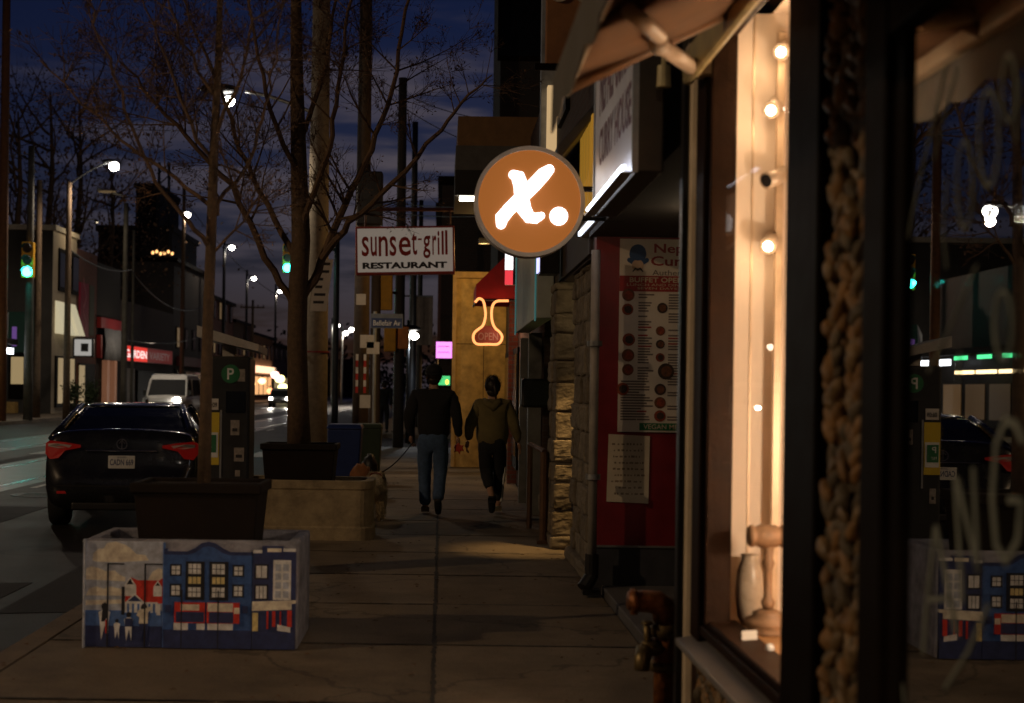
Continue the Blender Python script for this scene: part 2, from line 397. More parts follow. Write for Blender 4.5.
for i in range(420):
    x = rnd.uniform(-2.3, 1.15) if i % 3 else rnd.choice((rnd.gauss(1.12,.05), rnd.gauss(-.75,.06), rnd.gauss(-2.42,.05))); y = rnd.uniform(6.2, 24); s = rnd.uniform(.008,.028); a = rnd.uniform(0, 6.28)
    d = V((math.cos(a), math.sin(a), 0))*s; e = V((-d.y, d.x, 0))*.5; c = V((min(1.2,x), y, .007))
    lv.add([c-d, c+e+V((0,0,.006)), c+d, c-e+V((0,0,.003))], [(0,1,2,3)])
tag(lv.build('leaf_litter', leafmat), 'scattered dry leaves and bits of litter on the sidewalk', 'litter', kind='stuff')
# painted lines and tram rails in the road
m = MB()
for y in range(-10, 200, 6): m.box(-6.55, -6.45, y+2.4, y+4.6, -.137, -.1355)
m.box(-3.80, -3.70, 14.9, 16.3, -.137, -.1355)
for k in range(8): m.box(-16.5+k*1.7, -15.8+k*1.7, 33.0, 35.6, -.137, -.1355)
for k in range(9): m.box(-2.2+k*.8, -1.75+k*.8, 37.3, 37.8, -.137, -.1355)
st(m.build('road_markings', roadpaint))
m = MB(); m.box(-8.95,-6.75,-30,420,-.145,-.1375); m.box(-12.75,-10.55,-30,420,-.145,-.1375)
st(m.build('track_bed', mat('track_concrete', (.07,.062,.052), .40, var=.3, scale=1.5, bump=.1, bscale=90, spec=.5)))
m = MB(); rnd = random.Random(9)
for x0, x1, y0, y1 in ((-4.6,-3.4,8.6,11.8),(-6.3,-5.2,14,19),(-3.3,-2.6,10.2,13.0),(-9.5,-9.0,12,40),(-5.9,-4.4,24,27),(-3.9,-2.9,20.8,23)):
    P = [(x0+rnd.uniform(0,.12),y0),(x1,y0+rnd.uniform(0,.2)),(x1-rnd.uniform(0,.12),y1),(x0,y1-rnd.uniform(0,.2))]; m.poly(Fr((0,0,-.14),(1,0,0),(0,1,0)), P, .0005, .004)
st(m.build('road_patches', pavement('asphalt_patch', (.014,.013,.012), .8)))
t = thing('manhole_cover', 'round iron manhole cover in the road beside the parked sedan', 'manhole cover', (-6.0, 21.0, -.14))
m = MB(); f = Fr((-6.0,21.0,-.14),(1,0,0),(0,1,0)); m.disc(f,0,0,.33,.0,.008); m.ring(f,0,0,.35,.42,0,.009)
for k in range(-3,4): m.fbox(f,-.25,.25,k*.08-.015,k*.08+.015,.008,.012)
m.build('iron_cover', mat('cast_iron', (.05,.05,.05), .5, .7), t)
m = MB()
for x in (-7.1, -8.6, -10.9, -12.4): m.box(x-.05, x+.05, -30, 420, -.15, -.134)
st(m.build('tram_rails', steelrail))
# ------------------------------------------------------------------ planters with trees
def taper_box(mb, cx, cy, w0, d0, w1, d1, z0, z1, m=0):
    r = [(cx-w0/2,cy-d0/2,z0),(cx+w0/2,cy-d0/2,z0),(cx+w0/2,cy+d0/2,z0),(cx-w0/2,cy+d0/2,z0),
         (cx-w1/2,cy-d1/2,z1),(cx+w1/2,cy-d1/2,z1),(cx+w1/2,cy+d1/2,z1),(cx-w1/2,cy+d1/2,z1)]
    mb.add(r, [(0,3,2,1),(4,5,6,7),(0,1,5,4),(1,2,6,5),(2,3,7,6),(3,0,4,7)], m)
def hollow(mb, x0, x1, y0, y1, z0, z1, t, m=0):
    mb.box(x0, x1, y0, y0+t, z0, z1, m); mb.box(x0, x1, y1-t, y1, z0, z1, m)
    mb.box(x0, x0+t, y0+t, y1-t, z0, z1, m); mb.box(x1-t, x1, y0+t, y1-t, z0, z1, m)
PX0, PX1, PY0, PY1, PH = -2.08, -.82, 8.22, 8.92, .635
pl = thing('mural_planter', 'low planter box painted with a mural of blue shop fronts and a red roof', 'planter', ((PX0+PX1)/2, (PY0+PY1)/2, 0))
m = MB(); hollow(m, PX0, PX1, PY0, PY1, 0, PH, .07)
m.build('planter_box', mat('planter_grey', (.27,.27,.31), .85, var=.5, scale=7, bump=.6, bscale=35, detail=9), pl, bevel=.014)
MB().box(PX0+.08, PX1-.08, PY0+.08, PY1-.08, .05, .44).build('soil', soil, pl)
# the mural, drawn on the front in the photograph's own proportions
msky = mat('mural_sky', (0.472,0.513,0.608), .8, var=.34, scale=22); mcloud = mat('mural_cloud', (0.820,0.702,0.567), .8, var=.34, scale=22)
msea = mat('mural_blue', (0.081,0.176,0.459), .75, var=.34, scale=22); mnavy = mat('mural_navy', (0.030,0.043,0.135), .75, var=.34, scale=22)
mred = mat('mural_red', (0.608,0.041,0.027), .75, var=.34, scale=22); mblk = mat('mural_black', (0.020,0.020,0.027), .8, scale=22); mwht = mat('mural_white', (0.820,0.820,0.783), .8, var=.34, scale=22)
myel = mat('mural_yellow', (0.810,0.621,0.270), .8, var=.34, scale=22); mbld = mat('mural_shop_blue', (0.047,0.115,0.338), .75, var=.34, scale=22)
fr = FC(PX0, PY0, 0); WU, HV = PX1-PX0, PH
m = MB(); LV = [0]
def mp_(pts, k):
    LV[0] += 1; n = .0015 + LV[0]*.00018
    m.poly(fr, [((x-28)/917*WU, (551-y)/462*HV) for x, y in pts], .0005, n, k)
def mr_(x0, y0, x1, y1, k): mp_([(x0,y1),(x1,y1),(x1,y0),(x0,y0)], k)
SKY, CLD, SEA, NVY, RED, BLK, WHT, YEL, BLD = range(9)
mr_(36, 96, 366, 548, SKY)
mp_([(64,180),(66,150),(88,130),(110,128),(125,105),(160,98),(200,110),(225,125),(250,150),(290,155),(305,178),(180,186),(80,186)], CLD)
mp_([(36,262),(36,215),(60,205),(90,212),(120,225),(160,222),(180,240),(205,250),(205,268)], CLD)
mp_([(36,330),(50,300),(80,290),(110,300),(140,290),(190,300),(205,330)], CLD)
mp_([(300,262),(320,225),(345,210),(364,215),(364,262)], CLD)
mp_([(36,350),(205,345),(205,362),(36,372)], CLD)
mr_(36, 392, 364, 470, SEA); mr_(36, 458, 366, 548, NVY)
mr_(36, 500, 366, 547, NVY)
mp_([(205,300),(230,250),(258,262),(350,262),(366,250),(366,360),(205,360)], RED)
mp_([(200,330),(200,285),(226,248),(252,285),(252,330)], WHT); mp_([(210,280),(226,255),(240,280)], BLK)
mp_([(325,330),(325,290),(344,262),(362,290),(362,330)], WHT); mp_([(333,285),(344,270),(354,285)], BLK)
mr_(205, 355, 345, 400, WHT); mp_([(205,358),(246,318),(290,358)], WHT); mp_([(217,352),(246,326),(276,352)], NVY)
for x in (214, 235, 258, 280, 305, 325): mr_(x, 362, x+9, 400, SEA)
mr_(340, 365, 356, 410, WHT); mr_(190, 290, 203, 410, BLK)
def fig(x, y0, y1, c, h=BLK):
    w = (y1-y0)*.16
    mp_([(x-w*.5,y1),(x-w*.8,y0+(y1-y0)*.5),(x-w,y0+(y1-y0)*.25),(x,y0+(y1-y0)*.16),(x+w,y0+(y1-y0)*.25),(x+w*.7,y0+(y1-y0)*.5),(x+w*.6,y1),(x+w*.1,y0+(y1-y0)*.6)], c)
    mp_([(x+w*.55*math.cos(t*.785), y0+w*.6+w*.62*math.sin(t*.785)) for t in range(8)], h)
fig(118, 360, 518, WHT); mr_(122, 432, 132, 490, RED); mp_([(105,440),(110,380),(120,356),(132,380),(130,420),(118,440)], BLK)
fig(172, 428, 514, WHT); fig(222, 398, 520, mred and WHT); mr_(206, 425, 240, 460, NVY)
fig(287, 362, 520, NVY); mp_([(256,412),(262,390),(290,382),(318,372),(318,386),(304,400),(304,446),(266,446),(268,420)], CLD)
for x0, x1 in ((128, 200), (287, 364)):
    for a in ((x0,190,x0+6,546), (x0+6.5,190,x1,195)): mr_(*a, BLK)
# the long blue shop
mr_(366, 100, 375, 546, SEA)
mp_([(370,546),(370,128),(385,128),(385,140),(470,140),(500,128),(530,106),(560,100),(585,106),(620,128),(650,140),(748,140),(748,546)], BLD)
mp_([(370,150),(370,124),(384,124),(384,136),(468,136),(500,122),(530,100),(560,93),(588,100),(622,122),(652,136),(748,136),(748,150),(648,150),(618,140),(585,118),(560,112),(535,118),(503,140),(472,150)], NVY)
def win(x0, y0, x1, y1, nx, ny, c, arch=False):
    mr_(x0-6, y0-6, x1+6, y1+5, BLK)
    for i in range(nx):
        for j in range(ny):
            a = (x1-x0)/nx; b = (y1-y0)/ny
            mr_(x0+i*a+1.5, y0+j*b+1.5, x0+(i+1)*a-1.5, y0+(j+1)*b-1.5, c)
for x in (402, 669):
    win(x, 196, x+38, 236, 2, 2, WHT); win(x, 280, x+38, 324, 2, 2, WHT)
for x in (474, 576):
    mr_(x-10, 178, x+70, 342, BLK)
    win(x, 186, x+56, 232, 3, 2, WHT); win(x, 242, x+56, 274, 3, 1, YEL); win(x, 286, x+56, 330, 3, 2, WHT)
mr_(418, 352, 548, 440, RED); mr_(556, 352, 696, 440, RED)
mr_(425, 392, 545, 436, NVY); mr_(566, 392, 670, 438, NVY)
mr_(444, 360, 524, 386, CLD); mr_(560, 354, 668, 390, CLD); mr_(672, 372, 696, 398, CLD)
mr_(416, 440, 476, 470, WHT); mr_(514, 442, 548, 468, WHT); mr_(560, 442, 668, 468, WHT)
mr_(372, 470, 748, 547, NVY)
for x in (446, 602): mr_(x, 300, x+5, 546, BLK)
mr_(380, 365, 402, 395, NVY); mr_(708, 365, 730, 395, NVY)
# the corner shop at the end
mp_([(752,546),(752,140),(790,132),(790,108),(880,108),(880,124),(934,132),(934,546)], NVY)
mr_(752, 126, 790, 138, WHT); mr_(880, 118, 932, 130, WHT); mr_(812, 116, 872, 132, CLD)
win(764, 190, 812, 244, 2, 1, WHT); win(764, 276, 812, 332, 3, 1, WHT)
mr_(838, 166, 914, 336, WHT)
for k in range(4): mr_(848, 184+k*38, 872, 212+k*38, SKY); mr_(880, 184+k*38, 904, 212+k*38, SKY)
mp_([(750,384),(750,344),(935,336),(935,350),(918,352),(918,376)], CLD)
mr_(752, 392, 776, 470, YEL); mr_(812, 384, 820, 460, RED); mr_(836, 384, 850, 450, RED); mr_(868, 384, 874, 460, RED); mr_(900, 380, 920, 450, RED)
mp_([(858,440),(914,452),(914,474),(858,466)], WHT); mr_(752, 474, 934, 546, NVY)
mr_(28, 88, 36, 551, SKY)
m.build('mural', [msky, mcloud, msea, mnavy, mred, mblk, mwht, myel, mbld], pl)
def plain_planter():
    x0, x1, y0, y1 = -2.06, -.68, 14.1, 14.85
    t = thing('concrete_planter', 'plain tan concrete planter box with a ledge line, behind the mural planter', 'planter', ((x0+x1)/2, (y0+y1)/2, 0))
    c = mat('planter_tan', (.36,.285,.17), .85, var=.4, scale=6, bump=.4, bscale=50, detail=9)
    def rr(e, r=.16, n=7):
        P = []
        for cx, cy, a0 in ((x1+e-r,y0-e+r,-90),(x1+e-r,y1+e-r,0),(x0-e+r,y1+e-r,90),(x0-e+r,y0-e+r,180)):
            for i in range(n): q = math.radians(a0+90*i/(n-1)); P.append((cx+r*math.cos(q), cy+r*math.sin(q)))
        return P
    m = MB(); prof = [(-.07,.02),(.012,0),(.014,.125),(.0,.14),(.0,.505),(.010,.52),(.010,.592),(.0,.6),(-.075,.6),(-.08,.42)]
    loops = [[(x, y, z) for x, y in rr(e)] for e, z in prof]; n = len(loops[0])
    for L0, L1 in zip(loops, loops[1:]): m.add(L0+L1, [(i,(i+1)%n,n+(i+1)%n,n+i) for i in range(n)])
    m.build('planter_box', c, t, smooth=False)
    MB().box(x0+.075, x1-.075, y0+.075, y1-.075, .05, .44).build('soil', soil, t)
plain_planter()
def tub(cx, cy, label, soilz=.93):
    t = thing('planter_tub', label, 'planter tub', (cx, cy, .44))
    m = MB(); taper_box(m, cx, cy, .66, .42, .745, .50, .44, .925)
    for a in (-1, 1):
        m.box(cx-.39, cx+.39, cy+a*.25-.02, cy+a*.25+.02, .90, .962); m.box(cx+a*.37-.02, cx+a*.37+.02, cy-.23, cy+.23, .90, .962)
    m.build('tub_body', mat('tub_brown', (.012,.007,.004), .75, var=.3, spec=.25), t, bevel=.01)
    MB().box(cx-.35, cx+.35, cy-.23, cy+.23, .927, .94).build('soil', soil, t)
tub(-1.45, 8.58, 'dark brown plastic tub standing inside the mural planter with a thin tree')
tub(-1.44, 14.48, 'black plastic tub standing inside the tan concrete planter with a thick forked tree')
# ------------------------------------------------------------------ bare trees
def grow(mb, lv, p, d, L, r, depth, rnd, up=.12, leaf=.5, n=5, spread=.75):
    p = V(p); d = V(d).normalized()
    if p.y < 20 and 0 < p.y and abs(VX+p.x*F/p.y-231) < 17 and abs(VY-(p.z-EYE)*F/p.y-100) < 16 and depth < 3: return
    k = max(3, int(L/.16)) if depth > 1 else 3
    pts = [p.copy()]; rad = [r]
    for i in range(k):
        d = (d + V((rnd.gauss(0,.09), rnd.gauss(0,.09), rnd.gauss(0,.07)+up*.25))).normalized()
        p = p + d*(L/k); pts.append(p.copy()); rad.append(max(.0016, r*(1-.78*(i+1)/k)))
    mb.tube(pts, rad, n if depth > 1 else 3, 0, caps=False)
    if depth <= 1 and lv is not None:
        for q in pts[1:]:
            if rnd.random() < leaf: leaf_quad(lv, q, rnd)
    if depth > 0:
        nb = rnd.randint(4, 6) if depth > 1 else rnd.randint(2, 4)
        for j in range(nb):
            t = rnd.uniform(.25, 1.0); i = min(k, max(1, int(t*k)))
            dd = (pts[i]-pts[i-1]).normalized()
            ax = V((rnd.gauss(0,1), rnd.gauss(0,1), rnd.gauss(0,1))); ax = (ax-dd*ax.dot(dd)).normalized()
            nd = (dd*rnd.uniform(.6,1.0) + ax*spread*rnd.uniform(.6,1.1) + V((0,0,up))).normalized()
            grow(mb, lv, pts[i], nd, L*rnd.uniform(.38,.62), max(.0022, rad[i]*.52), depth-1, rnd, up, leaf, n, spread)
def leaf_quad(lv, q, rnd):
    s = rnd.uniform(.008, .020)
    if q.y < 20 and abs(VX+q.x*F/q.y-230) < 14 and abs(VY-(q.z-EYE)*F/q.y-99) < 13: return
    a = V((rnd.gauss(0,1), rnd.gauss(0,1), rnd.gauss(0,1))).normalized(); b = a.orthogonal().normalized()
    c = q + V((rnd.gauss(0,.02), rnd.gauss(0,.02), rnd.gauss(0,.02)))
    lv.add([c-a*s, c+b*s*.55+a.cross(b)*s*.2, c+a*s, c-b*s*.55], [(0,1,2,3)])
def limb(mb, lv, pix, r0, r1, rnd, nb, L, depth, leaf=.5):
    pts = [at(*q) for q in pix]; fine = []
    for a, b in zip(pts, pts[1:]):
        for i in range(4): fine.append(a.lerp(b, i/4)+V((rnd.gauss(0,.012), rnd.gauss(0,.012), 0)))
    fine.append(pts[-1]); k = len(fine)
    mb.tube(fine, [r0+(r1-r0)*i/(k-1) for i in range(k)], 7, 0)
    for j in range(nb):
        i = rnd.randint(max(1, int(k*.25)), k-1); dd = (fine[i]-fine[i-1]).normalized()
        ax = V((rnd.gauss(0,1), rnd.gauss(0,1), rnd.gauss(0,.8))); ax = (ax-dd*ax.dot(dd)).normalized()
        grow(mb, lv, fine[i], dd*.6+ax*.8, L*rnd.uniform(.6,1.1), max(.005, (r0+(r1-r0)*i/(k-1))*.45), depth, rnd, .1, leaf*.5)
def tree_thick():
    rnd = random.Random(11); Y = 14.48; base = at(299, 444, Y)
    t = thing('bare_tree', 'thick forked bare tree growing from the black tub in the tan planter', 'tree', (base.x, Y, .95), 'street trees in planters')
    m = MB(); P = [at(299,446,Y), at(298,400,Y), at(297,340,Y), at(298,290,Y), at(301,240,Y), at(299,170,Y), at(297,90,Y), at(296,0,Y), at(300,-90,Y)]
    m.tube(P, [.125,.11,.102,.10,.098,.085,.07,.055,.04], 12)
    m.build('trunk', barkmat, t, smooth=True)
    L = MB(); lv = MB()
    limb(L, lv, [(296,308,Y),(266,258,Y-.1),(230,185,Y-.3),(185,135,Y-.5),(150,95,Y-.7),(118,60,Y-.8)], .042, .009, rnd, 20, .95, 3)
    limb(L, lv, [(298,262,Y),(268,205,Y+.3),(240,150,Y+.5),(222,90,Y+.6),(190,20,Y+.8),(170,-40,Y+.9)], .036, .008, rnd, 16, .95, 3)
    limb(L, lv, [(301,300,Y),(322,262,Y+.1),(345,205,Y),(372,150,Y-.2),(392,90,Y-.3),(406,10,Y-.5),(412,-40,Y-.5)], .050, .011, rnd, 16, .9, 3)
    limb(L, lv, [(322,258,Y),(352,222,Y-.3),(392,185,Y-.5),(440,130,Y-.8),(468,95,Y-.9),(492,75,Y-1)], .04, .007, rnd, 13, .6, 2, .8)
    limb(L, lv, [(300,230,Y),(330,150,Y-.4),(338,90,Y-.5),(350,10,Y-.6),(356,-60,Y-.6)], .034, .010, rnd, 13, .85, 3)
    limb(L, lv, [(299,180,Y),(270,110,Y-.3),(255,40,Y-.5),(240,-40,Y-.6)], .030, .009, rnd, 13, .85, 3)
    limb(L, lv, [(298,150,Y),(325,70,Y+.5),(335,0,Y+.7),(345,-50,Y+.8)], .030, .009, rnd, 11, .85, 3)
    L.build('branches', twigmat, t); lv.build('leaves', leafmat, t)
def tree_thin():
    rnd = random.Random(5); Y = 8.58; base = at(204, 481, Y)
    t = thing('bare_tree', 'slender straight bare tree growing from the brown tub in the mural planter', 'tree', (base.x, Y, .95), 'street trees in planters')
    m = MB(); P = [at(204,483,Y), at(206,400,Y), at(208,320,Y), at(211,240,Y), at(214,150,Y), at(218,70,Y), at(220,0,Y), at(222,-80,Y)]
    m.tube(P, [.042,.037,.034,.032,.028,.022,.018,.012], 10); m.build('trunk', barkmat, t, smooth=True)
    L = MB(); lv = MB()
    for pix, r in (([(210,245,Y),(180,215,Y-.1),(150,170,Y-.1),(125,110,Y-.2),(100,40,Y-.3),(85,-20,Y-.3)], .016),
                   ([(212,215,Y),(245,170,Y+.1),(262,120,Y+.2),(275,60,Y+.2),(282,-10,Y+.3)], .014),
                   ([(213,170,Y),(185,110,Y+.1),(165,60,Y+.2),(140,-10,Y+.2)], .014),
                   ([(211,205,Y),(165,170,Y+.2),(120,140,Y+.3),(85,105,Y+.3),(40,60,Y+.4)], .014),
                   ([(215,140,Y),(240,80,Y-.1),(250,20,Y-.1),(256,-40,Y-.1)], .013),
                   ([(211,255,Y),(235,230,Y-.1),(262,195,Y-.1)], .010),
                   ([(216,100,Y),(180,40,Y),(160,-20,Y)], .012)):
        limb(L, lv, pix, r, .005, rnd, 11, .42, 2, .32)
    L.build('branches', twigmat, t); lv.build('leaves', leafmat, t)
tree_thick(); tree_thin()
def far_tree(px, Y, H, label, seed, ntw=17):
    rnd = random.Random(seed); b = at(px, 400, Y); x = b.x
    t = thing('bare_tree', label, 'tree', (x, Y, 0), 'bare trees behind the far shops')
    m = MB(); m.tube([(x,Y,-.1),(x+.1,Y,H*.25),(x-.1,Y,H*.5),(x+.2,Y,H*.75),(x,Y,H)], [.35,.3,.22,.14,.05], 7); m.build('trunk', barkmat, t)
    L = MB(); lv = MB()
    for i in range(ntw):
        z = H*rnd.uniform(.3,.95)
        grow(L, lv, (x,Y,z), (rnd.gauss(0,1), rnd.gauss(0,.6), rnd.uniform(.4,1.3)), H*rnd.uniform(.18,.33), .09, 2, rnd, .12, 0, 4)
    for i in range(900):
        q = V((x+rnd.gauss(0,H*.2), Y+rnd.gauss(0,H*.15), H*rnd.uniform(.45,1.08)))
        s = rnd.uniform(.06,.16); a = V((rnd.gauss(0,1),rnd.gauss(0,1),rnd.gauss(0,1))).normalized(); c = a.orthogonal().normalized()
        lv.add([q-a*s, q+c*s*.6, q+a*s, q-c*s*.6], [(0,1,2,3)])
    L.build('branches', twigmat, t); lv.build('leaves', leafmat, t)
far_tree(46, 84, 19, 'tall bare tree behind the cream building, nearest the left signal pole', 3)
far_tree(75, 92, 20, 'tall bare tree rising behind the red brick shop', 4)
far_tree(108, 100, 17, 'bare tree behind the dark shops under the first street lamp', 6)
far_tree(14, 80, 17, 'bare tree at the left end of the row, behind the green awning', 9)
# ------------------------------------------------------------------ parked sedan
carpaint = mat('car_paint', (.016,.016,.018), .26, .3, var=.15, coat=1.0)
carglass = mat('car_glass', (.006,.007,.008), .14, 0, var=.1, spec=.4)
tyre = mat('tyre_rubber', (.012,.012,.012), .85); rimm = mat('rim_metal', (.25,.25,.26), .35, .9)
def loft(mb, secs, m=0, cap0=True, cap1=True):
    n = len(secs[0]); b = len(mb.v)
    for s in secs: mb.v += [V(p) for p in s]
    for i in range(len(secs)-1):
        for k in range(n):
            l = (k+1) % n
            mb.f.append([b+i*n+k, b+(i+1)*n+k, b+(i+1)*n+l, b+i*n+l]); mb.m.append(m)
    if cap0: mb.f.append([b+k for k in range(n)]); mb.m.append(m)
    if cap1: mb.f.append([b+(len(secs)-1)*n+k for k in range(n)][::-1]); mb.m.append(m)
def car_sec(y, w, zb, zs, cr=.03):
    h = zs-zb
    half = [(0, zb), (w*.8, zb), (w*.97, zb+h*.1), (w, zb+h*.42), (w*.985, zb+h*.7), (w*.93, zb+h*.93), (w*.8, zs), (0, zs+cr)]
    return [(x, y, z) for x, z in half] + [(-x, y, z) for x, z in half[-2:0:-1]]
def wheel(root, x, y, r=.315, w=.2):
    s = 1 if x > 0 else -1
    m = MB(); n = 24
    prof = [(r*.62,-w/2),(r*.93,-w/2),(r,-w*.36),(r,w*.36),(r*.93,w/2),(r*.62,w/2)]
    vs = []; fs = []
    for rr, xx in prof:
        for k in range(n): vs.append((x+xx, y+rr*math.cos(2*math.pi*k/n), r+rr*math.sin(2*math.pi*k/n)))
    for i in range(len(prof)-1):
        for k in range(n): fs.append((i*n+k, i*n+(k+1)%n, (i+1)*n+(k+1)%n, (i+1)*n+k))
    m.add(vs, fs); wh = m.build('wheel', tyre, root, smooth=True)
    m = MB(); f2 = Fr((x, y, r), (0, s, 0), (0, 0, 1))
    m.ring(f2, 0, 0, r*.55, r*.64, -w/2+.01, w/2-.01); m.disc(f2, 0, 0, r*.16, w/2-.05, w/2-.015)
    for k in range(5):
        a = 2*math.pi*k/5; m.ribbon(f2, [(.03*math.cos(a),.03*math.sin(a)),(r*.6*math.cos(a), r*.6*math.sin(a))], [.06,.045], w/2-.05, w/2-.02, 0, False)
    m.disc(f2, 0, 0, r*.6, -w/4, -w/4+.02)
    m.build('rim', rimm, wh)
def sedan(loc):
    t = thing('parked_car', 'black parked sedan seen from behind with red tail lights and a white plate', 'car', loc, local=True, rz=math.radians(7))
    m = MB()
    S = [(.00,.66,.42,.60,.0),(.035,.76,.33,.66,.0),(.08,.82,.27,.80,.0),(.10,.85,.25,1.03,.01),(.135,.86,.24,1.135,.02),(.2,.868,.23,1.16,.03),(.5,.88,.22,1.15,.03),(1.0,.888,.2,1.0,.02),(1.9,.888,.2,.98,.02),(3.0,.888,.2,.97,.02),(3.5,.885,.2,.98,.03),(4.2,.85,.22,.86,.03),(4.5,.78,.26,.72,.02),(4.6,.66,.34,.58,.0)]
    loft(m, [car_sec(*s) for s in S])
    m.build('body', carpaint, t, smooth=True, sub=2)
    def ring(z, w, y0, y1, e=.12):
        return [(-w+e,y0,z),(w-e,y0,z),(w,y0+e*1.6,z),(w,y1-e*2,z),(w-e*1.2,y1,z),(-w+e*1.2,y1,z),(-w,y1-e*2,z),(-w,y0+e*1.6,z)]
    m = MB(); loft(m, [ring(.96,.845,.36,3.72), ring(1.13,.80,.52,3.35), ring(1.30,.70,.98,2.85), ring(1.395,.635,1.28,2.62)][::-1])
    m.build('cabin_glass', carglass, t, smooth=False)
    m = MB(); loft(m, [ring(1.385,.655,1.24,2.66), ring(1.425,.62,1.36,2.52), ring(1.452,.50,1.6,2.3), ring(1.456,.3,1.7,2.2)][::-1])
    m.build('roof', carpaint, t, smooth=True, sub=1)
    m = MB()
    for s in (-1, 1):
        m.tube([(s*.80,.40,1.04),(s*.74,.62,1.16),(s*.665,.98,1.305),(s*.60,1.30,1.41)], [.075,.055,.048,.045], 6)
        m.tube([(s*.80,3.62,1.02),(s*.71,3.0,1.27),(s*.62,2.62,1.40)], [.05,.035,.035], 6)
        m.tube([(s*.845,1.95,.98),(s*.72,1.95,1.30),(s*.65,1.95,1.4)], .035, 5)
    m.build('pillars', carpaint, t, smooth=True)
    lampred = emit('tail_red_glow', (1,.02,.01), .035, (.30,.006,.008)); lampclr = mat('lamp_clear', (.55,.5,.48), .12, .1, var=.2)  # weak glow put into the unlit tail lights and reflectors
    for s in (-1, 1):
        m = MB(); f2 = Fr((0, .085, 0), (s, 0, 0)) if s > 0 else Fr((0, .085, 0), (-1, 0, 0), (0, 0, 1))
        pts = [(.46,.985),(.62,1.015),(.80,1.03),(.845,1.00),(.85,.89),(.80,.83),(.70,.845),(.63,.93),(.46,.965)]
        y0, y1 = .045, .2
        def P(u, z, y): return V((s*u, y + max(0, u-.72)*.55, z))
        n = len(pts); vs = [P(u, z, y0) for u, z in pts]+[P(u, z, y1) for u, z in pts]
        fs = [tuple(range(n)), tuple(range(n, 2*n))[::-1]]+[(i,(i+1)%n,n+(i+1)%n,n+i) for i in range(n)]
        m.add(vs, fs, 0); tl = m.build('tail_light', lampred, t, bevel=.006)
        m = MB(); q = [(.55,.985),(.72,1.005),(.82,1.00),(.82,.968),(.70,.95),(.58,.958)]
        n = len(q); m.add([P(u,z,y0-.004) for u,z in q]+[P(u,z,y0+.05) for u,z in q], [tuple(range(n)), tuple(range(n,2*n))[::-1]]+[(i,(i+1)%n,n+(i+1)%n,n+i) for i in range(n)])
        m.build('reversing_lens', lampclr, tl)
        MB().box(s*.62-.09, s*.62+.09, .012, .06, .44, .47).build('reflector', lampred, t)
    f2 = FC(0, .066, 0)
    m = MB(); m.fbox(f2, -.15, .15, .72, .87, 0, .012); pt = m.build('number_plate', white, t, bevel=.006)
    m = MB(); text_into(m, 'CADN 669', f2, -.13, .13, .76, .83, .0135, 0, .012); text_into(m, 'ONTARIO', f2, -.05, .05, .843, .86, .0135, 0); m.build('lettering', mat('plate_blue', (.03,.05,.16), .6), pt)
    m = MB(); f3 = FC(0, .085, 1.0)
    m.ring(f3, 0, 0, .05, .062, 0, .02); m.ribbon(f3, [(-.03,.01),(0,.045),(.03,.01)], [.012]*3, 0, .02); m.ribbon(f3, [(0,.045),(0,-.05)], [.012]*2, 0, .021)
    m.build('emblem', chrome, t)
    MB().box(-.40, .40, .055, .10, .915, .935).build('trunk_strip', chrome, t, bevel=.006)
    m = MB(); m.box(-.55, .55, .02, .3, .25, .34); m.build('bumper_skirt', blackplastic, t, bevel=.02)
    m = MB(); m.box(-.72,.72,.0,.02,.52,.535); m.build('bumper_seam', blackplastic, t)
    m = MB(); m.tube([(.5,-.005,.25),(.5,.3,.26)], .03, 10); m.build('exhaust_pipe', galv, t)
    for x in (-.80, .80):
        wheel(t, x, .98, .325, .22); wheel(t, x, 3.66, .325, .22)
    for s in (-1, 1):
        m = MB(); m.blob((s*.98, 3.0, 1.02), (.10,.07,.075), 2, 0, nu=10, nv=8); m.tube([(s*.84,3.05,.99),(s*.95,3.02,1.0)], .025, 6)
        m.build('wing_mirror', carpaint, t, smooth=True)
        m = MB(); m.box(min(s*.885,s*.91), max(s*.885,s*.91), 1.25, 1.43, .86, .89); m.box(min(s*.885,s*.91), max(s*.885,s*.91), 2.3, 2.48, .86, .89); m.build('door_handle', chrome, t)
    MB().blob((.12, 1.85, 1.47), (.02,.07,.035), 1, 0).build('roof_antenna', carpaint, t, smooth=True)
    return t
sedan((-3.61, 15.85, -.14))
